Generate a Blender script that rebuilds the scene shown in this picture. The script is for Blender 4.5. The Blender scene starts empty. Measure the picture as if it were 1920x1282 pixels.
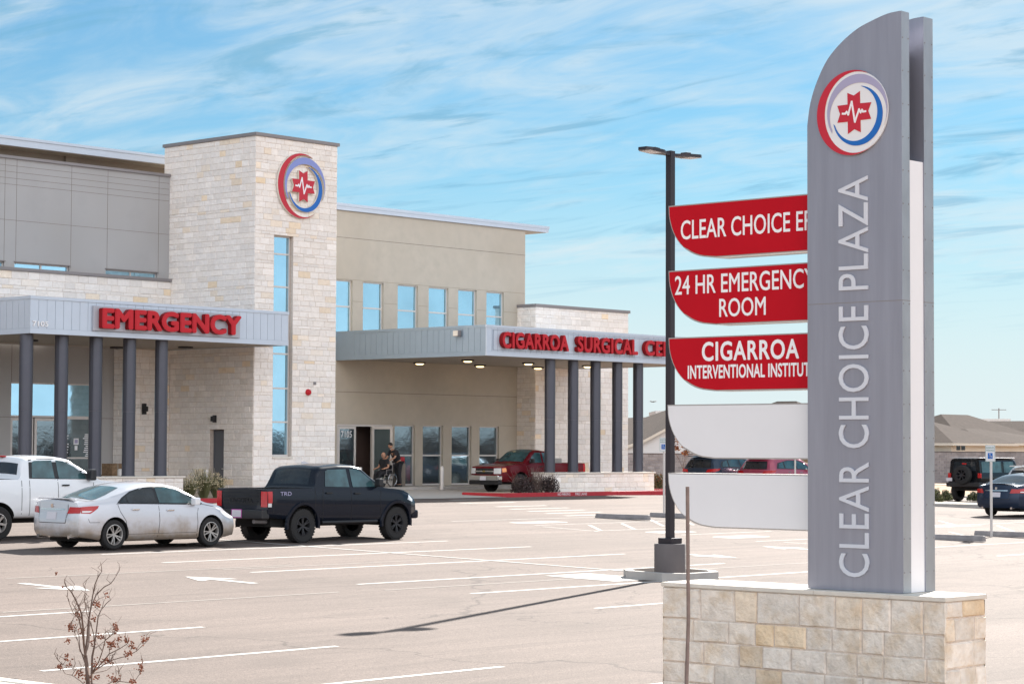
import bpy, bmesh, math, random
from math import sin, cos, pi, radians
from mathutils import Vector, Matrix
random.seed(7)
S = bpy.context.scene
COL = S.collection

# ------------------------------------------------------------------ camera
EYE = Vector((0, 0, 3.03))
FPX = 4228.2                                   # focal length for a 1920 wide frame
PITCH, ROLL, AZ = radians(2.7015), radians(.2484), radians(42.4437)
def cam_axes():
    fw = Vector((0, cos(PITCH), sin(PITCH))); up = Vector((0, -sin(PITCH), cos(PITCH))); rt = Vector((1, 0, 0))
    r2 = rt * cos(ROLL) + up * sin(ROLL); u2 = -rt * sin(ROLL) + up * cos(ROLL)
    def w(v): return Vector((v.x * sin(AZ) + v.y * cos(AZ), -v.x * cos(AZ) + v.y * sin(AZ), v.z))
    return w(r2), w(u2), w(fw)
RT, UP, FW = cam_axes()
cd = bpy.data.cameras.new('camera'); cam = bpy.data.objects.new('camera', cd); COL.objects.link(cam)
m = Matrix.Identity(4)
for i in range(3):
    m[i][0] = RT[i]; m[i][1] = UP[i]; m[i][2] = -FW[i]; m[i][3] = EYE[i]
cam.matrix_world = m
cd.sensor_width = 36; cd.lens = FPX / 1920 * 36; cd.clip_end = 3000; cd.clip_start = .5
S.camera = cam
S.render.resolution_x = 1024; S.render.resolution_y = 683

# ------------------------------------------------------------------ light
SUN_AZ = math.atan2(.35, .937)                 # horizontal direction towards the sun
SUN_EL = radians(33)
sd = Vector((cos(SUN_EL) * cos(SUN_AZ), cos(SUN_EL) * sin(SUN_AZ), sin(SUN_EL)))
sl = bpy.data.lights.new('sun', 'SUN'); sl.energy = 3.8; sl.angle = radians(.55); sl.color = (1, .95, .88)
so = bpy.data.objects.new('sun', sl); so.rotation_euler = sd.to_track_quat('Z', 'Y').to_euler(); so.location = (0, 0, 60); COL.objects.link(so)
W = bpy.data.worlds.new('World'); S.world = W; W.use_nodes = True
wn = W.node_tree.nodes; wl = W.node_tree.links; wn.clear()
def wnode(t, **k):
    n = wn.new(t)
    for a, b in k.items(): setattr(n, a, b)
    return n
wout = wnode('ShaderNodeOutputWorld'); wbg = wnode('ShaderNodeBackground')
sky = wnode('ShaderNodeTexSky', sky_type='NISHITA', sun_disc=False, sun_elevation=SUN_EL, sun_rotation=pi / 2 - SUN_AZ, altitude=150, air_density=1.0, dust_density=.35, ozone_density=4.0)
wbg.inputs['Strength'].default_value = .15
tc = wnode('ShaderNodeTexCoord'); sep = wnode('ShaderNodeSeparateXYZ'); wl.new(tc.outputs['Generated'], sep.inputs[0])
def wm(op, a, b=None, c=None, clamp=False):
    n = wnode('ShaderNodeMath', operation=op, use_clamp=clamp)
    for i, v in enumerate((a, b, c)):
        if v is None: continue
        if isinstance(v, (int, float)): n.inputs[i].default_value = v
        else: wl.new(v, n.inputs[i])
    return n.outputs[0]
zz = wm('MAXIMUM', sep.outputs['Z'], 0.0)
den = wm('ADD', zz, .13)
px_ = wm('DIVIDE', sep.outputs['X'], den); py_ = wm('DIVIDE', sep.outputs['Y'], den)
comb = wnode('ShaderNodeCombineXYZ'); wl.new(px_, comb.inputs[0]); wl.new(py_, comb.inputs[1])
def wmap(rot, sc, loc=(0, 0, 0)):
    n = wnode('ShaderNodeMapping'); n.inputs['Scale'].default_value = sc; n.inputs['Location'].default_value = loc
    r0 = wnode('ShaderNodeMapping'); r0.inputs['Rotation'].default_value = (0, 0, radians(-122) - rot * .5); wl.new(comb.outputs[0], r0.inputs[0])
    wl.new(r0.outputs[0], n.inputs[0]); return n.outputs[0]
def wnoise(vec, scale, det, rough, dist=0.0):
    n = wnode('ShaderNodeTexNoise'); n.inputs['Scale'].default_value = scale; n.inputs['Detail'].default_value = det
    n.inputs['Roughness'].default_value = rough; n.inputs['Distortion'].default_value = dist; wl.new(vec, n.inputs['Vector']); return n.outputs['Fac']
def wramp(fac, a, b, c0=0.0, c1=1.0):
    n = wnode('ShaderNodeMapRange', interpolation_type='SMOOTHSTEP'); wl.new(fac, n.inputs['Value'])
    for k, v in (('From Min', a), ('From Max', b), ('To Min', c0), ('To Max', c1)): n.inputs[k].default_value = v
    return n.outputs[0]
def wmix(f, a, b, mode='MIX'):
    n = wnode('ShaderNodeMix', data_type='RGBA', blend_type=mode)
    for i, v in ((0, f), (6, a), (7, b)):
        if isinstance(v, (int, float)): n.inputs[i].default_value = v
        elif isinstance(v, tuple): n.inputs[i].default_value = v + (1,) if len(v) == 3 else v
        else: wl.new(v, n.inputs[i])
    return n.outputs[2]
def wrot(ang, sc, loc=(0, 0, 0)):
    r0 = wnode('ShaderNodeMapping'); r0.inputs['Rotation'].default_value = (0, 0, -radians(ang)); wl.new(comb.outputs[0], r0.inputs[0])
    n = wnode('ShaderNodeMapping'); n.inputs['Scale'].default_value = sc; n.inputs['Location'].default_value = loc; wl.new(r0.outputs[0], n.inputs[0]); return n.outputs[0]
# streaks run in slightly different directions on each layer
broad = wnoise(wrot(118, (.9, 1.25, 1), (3.1, .4, 0)), .75, 5, .55, 1.0)
fine = wnoise(wrot(96, (1.0, 1.9, 1), (1.7, 5.2, 0)), 2.6, 9, .60, 1.6)
wisp = wnoise(wrot(84, (.7, 3.2, 1), (0, 2, 0)), 3.2, 10, .62, 1.2)
mixn = wm('ADD', wm('MULTIPLY', broad, .58), wm('ADD', wm('MULTIPLY', fine, .30), wm('MULTIPLY', wisp, .12)))
cloud = wm('ADD', wm('MULTIPLY', wramp(mixn, .41, .65), .74), .15)
horiz = wramp(sep.outputs['Z'], -.02, .16, 1.0, 0.0)
cloud2 = wm('MAXIMUM', cloud, wm('MULTIPLY', horiz, .95), clamp=True)
dark = wramp(wnoise(wrot(100, (.8, 2.3, 1), (7.3, 1.1, 0)), 1.9, 9, .60, 1.8), .50, .68)
tint = wmix(1.0, sky.outputs[0], (.074, .148, .168), 'MULTIPLY')
skyc = wmix(wm('MULTIPLY', cloud2, .86), tint, (1.34, 1.52, 1.60))
skyc = wmix(wm('MULTIPLY', horiz, .75), skyc, (1.44, 1.58, 1.64))
skyc = wmix(wm('MULTIPLY', dark, wramp(sep.outputs['Z'], .035, .13, 0.0, .62)), skyc, (.34, .84, 1.22))
# unseen sky glow added overhead and behind the camera to fill the shaded walls
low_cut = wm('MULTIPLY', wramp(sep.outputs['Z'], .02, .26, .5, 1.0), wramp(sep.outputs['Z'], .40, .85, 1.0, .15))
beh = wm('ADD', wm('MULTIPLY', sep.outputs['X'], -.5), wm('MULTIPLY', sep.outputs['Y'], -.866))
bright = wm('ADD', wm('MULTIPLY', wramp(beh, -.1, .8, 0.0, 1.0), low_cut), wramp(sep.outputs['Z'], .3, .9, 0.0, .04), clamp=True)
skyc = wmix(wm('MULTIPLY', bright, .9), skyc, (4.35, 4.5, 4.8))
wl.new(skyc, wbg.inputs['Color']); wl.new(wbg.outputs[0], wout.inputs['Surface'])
S.view_settings.view_transform = 'Standard'; S.view_settings.look = 'None'; S.view_settings.exposure = 1.9; S.view_settings.gamma = 1

# ------------------------------------------------------------------ helpers
def gz(x, y): return .02 * min(max(y, 0), 66) - .01 * min(max(0, x - 70), 60)
def ray(px, py): return (RT * ((px - 960) / FPX) + UP * ((641 - py) / FPX) + FW)
def on_y(px, py, y): d = ray(px, py); return EYE + d * (y / d.y)
def on_x(px, py, x): d = ray(px, py); return EYE + d * (x / d.x)
def on_g(px, py, dz=0.0):
    d = ray(px, py); lo, hi = 5.0, 400.0
    for _ in range(50):
        k = (lo + hi) / 2; p = EYE + d * k
        if p.z > gz(p.x, p.y) + dz: lo = k
        else: hi = k
    return EYE + d * lo

class MB:
    def __init__(s): s.v = []; s.f = []; s.m = []; s.t = []; s.sm = []
    def face(s, pts, mi=0, t=.5, smooth=False):
        n = len(s.v); s.v += [tuple(p) for p in pts]; s.f.append(tuple(range(n, n + len(pts)))); s.m.append(mi); s.t.append(t); s.sm.append(smooth)
    def add(s, vs, fs, mi=0, t=.5, smooth=False):
        n = len(s.v); s.v += [tuple(p) for p in vs]
        for f in fs: s.f.append(tuple(i + n for i in f)); s.m.append(mi); s.t.append(t); s.sm.append(smooth)
        return s
    def box(s, x0, x1, y0, y1, z0, z1, mi=0, t=.5):
        vs = [(x, y, z) for z in (z0, z1) for y in (y0, y1) for x in (x0, x1)]
        return s.add(vs, [(0, 2, 3, 1), (4, 5, 7, 6), (0, 1, 5, 4), (2, 6, 7, 3), (0, 4, 6, 2), (1, 3, 7, 5)], mi, t)
    def bbox(s, x0, x1, y0, y1, z0, z1, b=.01, mi=0, t=.5):
        # box with chamfered vertical and horizontal edges
        bm = bmesh.new(); r = bmesh.ops.create_cube(bm, size=1)
        for v in bm.verts: v.co = Vector(((x0 + x1) / 2 + v.co.x * (x1 - x0), (y0 + y1) / 2 + v.co.y * (y1 - y0), (z0 + z1) / 2 + v.co.z * (z1 - z0)))
        bmesh.ops.bevel(bm, geom=bm.edges[:], offset=b, segments=2, affect='EDGES', profile=.6)
        s.bm(bm, mi, t); return s
    def bm(s, bm, mi=0, t=.5, smooth=False):
        bm.verts.index_update(); s.add([v.co[:] for v in bm.verts], [tuple(v.index for v in f.verts) for f in bm.faces], mi, t, smooth); bm.free()
    def prism(s, poly, axis, a, b, mi=0, t=.5, smooth=False):
        # poly of 2D points extruded along axis from a to b
        def P(p, w): return {'x': (w, p[0], p[1]), 'y': (p[0], w, p[1]), 'z': (p[0], p[1], w)}[axis]
        n = len(poly); vs = [P(p, a) for p in poly] + [P(p, b) for p in poly]
        bm = bmesh.new(); V = [bm.verts.new(v) for v in vs]
        fa = bm.faces.new(V[:n]); fb = bm.faces.new(V[n:][::-1])
        for i in range(n): bm.faces.new((V[i], V[n + i], V[n + (i + 1) % n], V[(i + 1) % n]))
        bmesh.ops.triangulate(bm, faces=[f for f in bm.faces if len(f.verts) > 4]); bmesh.ops.recalc_face_normals(bm, faces=bm.faces[:])
        s.bm(bm, mi, t, smooth); return s
    def tube(s, pts, rads, n=8, mi=0, t=.5, caps=True):
        pts = [Vector(p) for p in pts]
        if isinstance(rads, (int, float)): rads = [rads] * len(pts)
        rings = []
        for i, p in enumerate(pts):
            d = (pts[min(i + 1, len(pts) - 1)] - pts[max(i - 1, 0)]).normalized()
            u = d.cross(Vector((0, 0, 1)))
            if u.length < .05: u = d.cross(Vector((1, 0, 0)))
            u.normalize(); w = d.cross(u)
            rings.append([p + (u * cos(2 * pi * k / n) + w * sin(2 * pi * k / n)) * rads[i] for k in range(n)])
        vs = [q for r in rings for q in r]; fs = []
        for i in range(len(pts) - 1):
            for k in range(n): fs.append((i * n + k, i * n + (k + 1) % n, (i + 1) * n + (k + 1) % n, (i + 1) * n + k))
        if caps: fs += [tuple(range(n))[::-1], tuple((len(pts) - 1) * n + k for k in range(n))]
        return s.add(vs, fs, mi, t, True)
    def lathe(s, prof, c=(0, 0, 0), axis='z', n=24, mi=0, t=.5, smooth=True, caps=True):
        # prof: (radius, height) pairs
        vs = []
        for r, h in prof:
            for k in range(n):
                a = 2 * pi * k / n; q = {'z': (r * cos(a), r * sin(a), h), 'y': (r * cos(a), h, r * sin(a)), 'x': (h, r * cos(a), r * sin(a))}[axis]
                vs.append((q[0] + c[0], q[1] + c[1], q[2] + c[2]))
        fs = []
        for i in range(len(prof) - 1):
            for k in range(n): fs.append((i * n + k, i * n + (k + 1) % n, (i + 1) * n + (k + 1) % n, (i + 1) * n + k))
        if caps and prof[0][0] > 1e-4: fs.append(tuple(range(n))[::-1])
        if caps and prof[-1][0] > 1e-4: fs.append(tuple((len(prof) - 1) * n + k for k in range(n)))
        return s.add(vs, fs, mi, t, smooth)
    def xf(s, M):
        s.v = [tuple(M @ Vector(v)) for v in s.v]; return s
    def merge(s, o, M=None):
        n = len(s.v); s.v += [tuple(M @ Vector(v)) if M else v for v in o.v]; s.f += [tuple(i + n for i in f) for f in o.f]; s.m += o.m; s.t += o.t; s.sm += o.sm; return s
    def build(s, name, mats, parent=None, local=False, fixn=True, sharp=35, weld=False):
        me = bpy.data.meshes.new(name); off = Vector((0, 0, 0))
        if parent is not None and not local:
            q = parent
            while q is not None: off += q.location; q = q.parent
        me.from_pydata([tuple(Vector(v) - off) for v in s.v], [], s.f)
        me.polygons.foreach_set('material_index', s.m); me.polygons.foreach_set('use_smooth', s.sm)
        ca = me.color_attributes.new('tint', 'FLOAT_COLOR', 'CORNER')
        buf = []
        for p, t in zip(me.polygons, s.t):
            c = (t, t, t, 1) if isinstance(t, (int, float)) else (t[0], t[1], t[2], 1)
            buf += c * p.loop_total
        ca.data.foreach_set('color', buf)
        if fixn or weld:
            bm = bmesh.new(); bm.from_mesh(me)
            if weld: bmesh.ops.remove_doubles(bm, verts=bm.verts[:], dist=1e-4)
            if fixn: bmesh.ops.recalc_face_normals(bm, faces=bm.faces[:])
            for e in bm.edges:
                if len(e.link_faces) == 2 and e.calc_face_angle(0) > radians(sharp): e.smooth = False
            bm.to_mesh(me); bm.free()
        for mt in (mats if isinstance(mats, (list, tuple)) else [mats]): me.materials.append(mt)
        o = bpy.data.objects.new(name, me); COL.objects.link(o)
        if parent is not None: o.parent = parent
        return o

def thing(name, label, cat, loc=(0, 0, 0), rz=0, group=None):
    o = bpy.data.objects.new(name, None); COL.objects.link(o); o.location = loc; o.rotation_euler = (0, 0, rz)
    o.empty_display_size = .2; o['label'] = label; o['category'] = cat
    if group: o['group'] = group
    return o
def tag(o, label, cat, group=None):
    o['label'] = label; o['category'] = cat
    if group: o['group'] = group
    return o
def struct(name, mb, mats, kind='structure', **k):
    o = mb.build(name, mats, None, **k); o['kind'] = kind; return o

def mat(name, col, rough=.6, metal=0.0, spec=.5, var=.0, vscale=4.0, bump=0.0, bscale=30.0, tint=0.0, coat=0.0, emit=None, col2=None, c2scale=2.0, c2lo=.5, c2hi=.7, stretch=None, det=5, alpha=None):
    m = bpy.data.materials.new(name); m.use_nodes = True; N = m.node_tree.nodes; L = m.node_tree.links
    b = N['Principled BSDF']; b.inputs['Roughness'].default_value = rough; b.inputs['Metallic'].default_value = metal
    b.inputs['Specular IOR Level'].default_value = spec; b.inputs['Coat Weight'].default_value = coat; b.inputs['Coat Roughness'].default_value = .04
    tcn = N.new('ShaderNodeTexCoord'); vec = tcn.outputs['Object']
    if stretch:
        mp = N.new('ShaderNodeMapping'); mp.inputs['Scale'].default_value = stretch; L.new(vec, mp.inputs[0]); vec = mp.outputs[0]
    cur = None
    def mixc(f, a, bb, mode='MIX'):
        n = N.new('ShaderNodeMix'); n.data_type = 'RGBA'; n.blend_type = mode
        for i, v in ((0, f), (6, a), (7, bb)):
            if isinstance(v, (int, float)): n.inputs[i].default_value = v
            elif isinstance(v, tuple): n.inputs[i].default_value = v + (1,)
            else: L.new(v, n.inputs[i])
        return n.outputs[2]
    def noise(sc, d=5, r=.55):
        n = N.new('ShaderNodeTexNoise'); n.inputs['Scale'].default_value = sc; n.inputs['Detail'].default_value = d; n.inputs['Roughness'].default_value = r; L.new(vec, n.inputs['Vector']); return n.outputs['Fac']
    def rng(f, a, bb, c=0.0, d=1.0):
        n = N.new('ShaderNodeMapRange'); L.new(f, n.inputs['Value'])
        for k, v in (('From Min', a), ('From Max', bb), ('To Min', c), ('To Max', d)): n.inputs[k].default_value = v
        return n.outputs[0]
    cur = tuple(col)
    if col2: cur = mixc(rng(noise(c2scale, 6, .6), c2lo, c2hi), cur, tuple(col2))
    if tint:
        a = N.new('ShaderNodeVertexColor'); a.layer_name = 'tint'
        s2 = N.new('ShaderNodeMix'); s2.data_type = 'RGBA'; s2.blend_type = 'MULTIPLY'; s2.inputs[0].default_value = 1
        # attribute holds a colour factor around .5
        g = N.new('ShaderNodeVectorMath'); g.operation = 'SCALE'; g.inputs['Scale'].default_value = 2.0; L.new(a.outputs['Color'], g.inputs[0])
        g2 = mixc(float(tint), (1.0, 1.0, 1.0), g.outputs[0])
        if isinstance(cur, tuple): s2.inputs[6].default_value = cur + (1,)
        else: L.new(cur, s2.inputs[6])
        L.new(g2, s2.inputs[7]); cur = s2.outputs[2]
    if var:
        f = rng(noise(vscale, det), .25, .75, 1 - var, 1 + var)
        cb = N.new('ShaderNodeCombineXYZ')
        for i in range(3): L.new(f, cb.inputs[i])
        cur = mixc(1.0, cur, cb.outputs[0], 'MULTIPLY')
    if isinstance(cur, tuple): b.inputs['Base Color'].default_value = cur + (1,)
    else: L.new(cur, b.inputs['Base Color'])
    if bump:
        bn = N.new('ShaderNodeBump'); bn.inputs['Strength'].default_value = 1.0; bn.inputs['Distance'].default_value = bump
        L.new(noise(bscale, 6, .6), bn.inputs['Height']); L.new(bn.outputs[0], b.inputs['Normal'])
    if emit:
        b.inputs['Emission Color'].default_value = tuple(emit[:3]) + (1,); b.inputs['Emission Strength'].default_value = emit[3]
    return m

def text_mesh(s, extrude=0.0, bold=0.0, res=3, spacing=1.0):
    """built-in font outline as a mesh in a unit box; bold is made of shifted copies at stepped depths"""
    c = bpy.data.curves.new('t', 'FONT'); c.body = s; c.extrude = extrude; c.resolution_u = res; c.space_character = spacing + bold * 1.6
    o = bpy.data.objects.new('t', c); COL.objects.link(o)
    dg = bpy.context.evaluated_depsgraph_get(); dg.update()
    me = bpy.data.meshes.new_from_object(o.evaluated_get(dg))
    bv = [tuple(v.co) for v in me.vertices]; bf = [tuple(p.vertices) for p in me.polygons]
    bpy.data.objects.remove(o); bpy.data.curves.remove(c); bpy.data.meshes.remove(me)
    sh = [(0, 0)] + ([(bold * cos(k * pi / 4), bold * sin(k * pi / 4)) for k in range(8)] if bold > .003 else [])
    vs = []; fs = []
    for k, (dx, dy) in enumerate(sh):
        n = len(vs); q = 1 - .012 * k if extrude else 1; vs += [(v[0] + dx, v[1] + dy, v[2] * q - (0 if extrude else k * 1e-4)) for v in bv]; fs += [tuple(i + n for i in f) for f in bf]
    x0 = min(v[0] for v in vs); x1 = max(v[0] for v in vs); y0 = min(v[1] for v in vs); y1 = max(v[1] for v in vs); z0 = min(v[2] for v in vs); z1 = max(v[2] for v in vs)
    V = [((v[0] - x0) / (x1 - x0), (v[1] - y0) / (y1 - y0), (v[2] - z0) / max(z1 - z0, 1e-9)) for v in vs]
    text_mesh.copies = len(sh); text_mesh.nf = len(bf)
    return V, fs
def islands(vs, fs):
    key = {}; rep = []
    for i, v in enumerate(vs): k = tuple(round(c, 5) for c in v); rep.append(key.setdefault(k, i))
    par = list(range(len(vs)))
    def find(a):
        while par[a] != a: par[a] = par[par[a]]; a = par[a]
        return a
    for f in fs:
        for i in f: par[find(rep[i])] = find(rep[f[0]])
    g = {}
    for f in fs: g.setdefault(find(rep[f[0]]), []).append(f)
    return sorted(g.values(), key=lambda F: min(vs[i][0] for f in F for i in f))
def place_text(s, fn, parent, mats, depth, bold=0.0, name='letter', each=True, face_mi=0, side_mi=1, local=False, spacing=1.0):
    """fn(u, v, d) -> world; u along the line, v up, d depth 0 (wall) .. 1 (front)"""
    vs, fs = text_mesh(s, .1, bold, 4, spacing)
    if each:
        nf = text_mesh.nf; base = fs[:nf]; idx = {f: i for i, f in enumerate(base)}
        groups = [[fs[idx[f] + k * nf] for k in range(text_mesh.copies) for f in G] for G in islands(vs, base)]
    else: groups = [fs]
    out = []
    for F in groups:
        mb = MB()
        for f in F:
            flat = len({round(vs[i][2], 3) for i in f}) == 1
            mb.face([fn(*vs[i]) for i in f], face_mi if flat else side_mi)
        out.append(mb.build(name, mats, parent, local=local, weld=True))
    return out

# ------------------------------------------------------------------ materials
M = {}
M['stone'] = mat('limestone', (.86, .805, .755), .9, var=.07, vscale=7, bump=.035, bscale=9, tint=1.0, col2=(.80, .70, .60), c2scale=1.3, c2lo=.6, c2hi=.85)
M['stone_near'] = mat('rough limestone', (.82, .745, .665), .92, var=.15, vscale=9, bump=.03, bscale=14, tint=1.0, col2=(.66, .50, .33), c2scale=3.0, c2lo=.48, c2hi=.78)
M['mortar'] = mat('mortar', (.60, .51, .44), .95, var=.15, vscale=12)
M['mortar_near'] = mat('mortar near', (.62, .53, .46), .95, var=.2, vscale=20, bump=.01)
M['cap'] = mat('cut limestone cap', (.66, .61, .54), .8, var=.08, vscale=6, bump=.004)
M['stucco'] = mat('beige stucco', (.47, .42, .35), .95, col2=(.42, .37, .30), c2scale=.55, c2lo=.45, c2hi=.8, var=.07, vscale=2.2, bump=.006, bscale=60)
M['stucco_grey'] = mat('grey stucco', (.40, .39, .385), .95, col2=(.35, .335, .32), c2scale=.5, c2lo=.45, c2hi=.8, var=.06, vscale=1.0, bump=.006, bscale=60)
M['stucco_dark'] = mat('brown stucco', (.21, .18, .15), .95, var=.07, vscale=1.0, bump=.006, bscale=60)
M['joint'] = mat('joint', (.21, .185, .16), .9)
M['joint_soft'] = mat('soft joint', (.27, .225, .17), .9)
M['metal_white'] = mat('white metal panel', (.52, .58, .66), .38, .15, var=.03, vscale=2)
M['metal_blue'] = mat('grey blue metal panel', (.27, .34, .41), .4, .2, var=.04, vscale=2)
M['metal_seam'] = mat('panel seam', (.34, .39, .46), .6)
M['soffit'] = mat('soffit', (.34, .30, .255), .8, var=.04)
M['coping'] = mat('metal coping', (.25, .23, .23), .5, .3)
M['column'] = mat('column metal', (.075, .077, .096), .3, .45, var=.04, vscale=3)
M['alu'] = mat('window frame aluminium', (.62, .58, .55), .4, .2)
M['glass'] = mat('reflective glass', (.36, .60, .74), .03, .92, var=.12, vscale=.5, bump=.0035, bscale=1.1)
M['glass_low'] = mat('dark glass', (.20, .26, .29), .035, .85, bump=.003, bscale=1.3, var=.2, vscale=.8)
M['door_grey'] = mat('grey steel door', (.13, .135, .15), .5)
M['dark'] = mat('dark interior', (.075, .045, .036), .9)
M['black'] = mat('black trim', (.012, .012, .014), .45)
M['blackm'] = mat('matte black', (.02, .02, .022), .85)
M['led'] = mat('lit lamp lens', (.9, .7, .4), .4, emit=(1, .74, .36, 1.3))
M['letter_face'] = mat('red letter face', (.50, .022, .032), .5, spec=.2)
M['letter_side'] = mat('red letter return', (.24, .005, .008), .5, spec=.2)
M['sign_back'] = mat('sign backing', (.40, .40, .44), .4, .2)
M['white_vinyl'] = mat('white lettering', (.82, .82, .84), .5)
M['steel'] = mat('brushed aluminium', (.295, .303, .36), .40, .5, var=.10, vscale=3.0, stretch=(1, 3.2, .22), bump=.0008, bscale=6)
M['steel_side'] = mat('mill aluminium', (.33, .36, .395), .45, .65, var=.13, vscale=4.0, stretch=(1, 3, .5))
M['white_panel'] = mat('white sign face', (.74, .74, .765), .28, var=.015, vscale=3)
M['red_panel'] = mat('red sign face', (.46, .004, .014), .45, spec=.12, var=.05, vscale=1.6)
M['panel_rim'] = mat('sign panel rim', (.40, .38, .37), .45, .5)
M['logo_red'] = mat('logo red', (.50, .01, .03), .35)
M['logo_lav'] = mat('logo lavender', (.36, .34, .50), .4)
M['logo_lav2'] = mat('logo periwinkle', (.22, .27, .58), .4)
M['logo_blue'] = mat('logo blue', (.0, .12, .46), .4)
M['logo_dark'] = mat('logo dark red', (.28, .006, .03), .4)
M['concrete'] = mat('concrete', (.40, .375, .35), .9, var=.10, vscale=3, bump=.004, bscale=40)
M['concrete_dark'] = mat('formed concrete', (.125, .11, .11), .9, var=.12, vscale=2.5, bump=.004, bscale=30)
M['kerb_red'] = mat('red kerb paint', (.42, .02, .03), .6, var=.1, vscale=5)
M['paint'] = mat('road paint', (.49, .475, .455), .8, var=.2, vscale=4)
M['paint_worn'] = mat('worn road paint', (.28, .25, .225), .85, var=.12, vscale=3)
M['paint_blue'] = mat('pale blue road paint', (.36, .42, .46), .8, var=.12, vscale=3)
M['dirt'] = mat('dirt', (.27, .155, .078), .95, var=.22, vscale=.35, bump=.03, bscale=3, col2=(.34, .25, .165), c2scale=.25)
M['mulch'] = mat('mulch', (.22, .14, .08), .95, var=.35, vscale=14, bump=.02, bscale=30)
M['plaza'] = mat('pale plaza lettering', (.60, .62, .68), .4)
M['paint_mid'] = mat('half worn road paint', (.36, .335, .31), .85, var=.3, vscale=5)
M['pole'] = mat('dark bronze pole', (.03, .024, .03), .35, .3)
M['stop'] = mat('weathered wheel stop concrete', (.27, .25, .25), .9, var=.22, vscale=5, bump=.006, bscale=30)
M['sign_green'] = mat('green sign ink', (.02, .22, .12), .5)
M['stake'] = mat('weathered stake', (.20, .15, .135), .8, var=.2, vscale=20)
M['brass'] = mat('gold badge', (.5, .36, .12), .3, .8)
M['gravel'] = mat('pale gravel', (.5, .42, .32), .95, var=.3, vscale=20, bump=.02, bscale=60)

def asphalt():
    m = bpy.data.materials.new('asphalt'); m.use_nodes = True; N = m.node_tree.nodes; L = m.node_tree.links
    b = N['Principled BSDF']; b.inputs['Roughness'].default_value = .88; b.inputs['Specular IOR Level'].default_value = .3
    t = N.new('ShaderNodeTexCoord')
    def mp(sc, rot=0):
        n = N.new('ShaderNodeMapping'); n.inputs['Scale'].default_value = sc; n.inputs['Rotation'].default_value = (0, 0, rot); L.new(t.outputs['Object'], n.inputs[0]); return n.outputs[0]
    def noise(v, s, d=5, r=.6, dist=0):
        n = N.new('ShaderNodeTexNoise'); n.inputs['Scale'].default_value = s; n.inputs['Detail'].default_value = d; n.inputs['Roughness'].default_value = r; n.inputs['Distortion'].default_value = dist; L.new(v, n.inputs['Vector']); return n.outputs['Fac']
    def rng(f, a, bb, c, d):
        n = N.new('ShaderNodeMapRange'); L.new(f, n.inputs['Value'])
        for k, v in (('From Min', a), ('From Max', bb), ('To Min', c), ('To Max', d)): n.inputs[k].default_value = v
        return n.outputs[0]
    def mul(a, bb):
        n = N.new('ShaderNodeMath'); n.operation = 'MULTIPLY'; L.new(a, n.inputs[0])
        if isinstance(bb, float): n.inputs[1].default_value = bb
        else: L.new(bb, n.inputs[1])
        return n.outputs[0]
    patches = rng(noise(mp((1, 1, 1)), .16, 4, .55, .4), .3, .7, .88, 1.12)
    lanes = rng(noise(mp((.10, 1.6, 1)), .9, 5, .6, .3), .35, .7, 1.07, .84)      # tyre tracks run along the aisles
    lanes2 = rng(noise(mp((.06, 3.2, 1), .05), 1.4, 4, .6, .2), .55, .75, 1.0, .80)
    grain = rng(noise(mp((1, 1, 1)), 46, 2, .7), .32, .68, .66, 1.34)
    speck = rng(noise(mp((1, 1, 1)), 17, 2, .7), .3, .7, .86, 1.14)
    f = mul(mul(mul(patches, lanes), mul(grain, speck)), lanes2)
    v = N.new('ShaderNodeTexVoronoi'); v.inputs['Scale'].default_value = .8; L.new(mp((1, 1, 1)), v.inputs['Vector'])
    spot = rng(v.outputs['Distance'], .035, .05, .45, 1.0)
    f = mul(f, spot)
    vc = N.new('ShaderNodeTexVoronoi'); vc.feature = 'DISTANCE_TO_EDGE'; vc.inputs['Scale'].default_value = .11
    nz = N.new('ShaderNodeTexNoise'); nz.inputs['Scale'].default_value = .7; nz.inputs['Detail'].default_value = 6; L.new(mp((1, 1, 1)), nz.inputs['Vector']); va = N.new('ShaderNodeVectorMath'); va.operation = 'MULTIPLY_ADD'; L.new(nz.outputs['Color'], va.inputs[0]); va.inputs[1].default_value = (3, 3, 0); L.new(mp((1, 1, 1)), va.inputs[2]); L.new(va.outputs[0], vc.inputs['Vector'])
    f = mul(f, rng(vc.outputs['Distance'], .0015, .004, .62, 1.0))
    f = mul(f, rng(noise(mp((.5, 1.4, 1), .3), .55, 6, .65, 1.2), .50, .72, 1.0, .80))
    c = N.new('ShaderNodeVectorMath'); c.operation = 'SCALE'; c.inputs[0].default_value = (.153, .118, .102); L.new(f, c.inputs['Scale'])
    L.new(c.outputs[0], b.inputs['Base Color'])
    bn = N.new('ShaderNodeBump'); bn.inputs['Distance'].default_value = .008; L.new(noise(mp((1, 1, 1)), 40, 3, .7), bn.inputs['Height']); L.new(bn.outputs[0], b.inputs['Normal'])
    return m
M['asphalt'] = asphalt()

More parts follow.
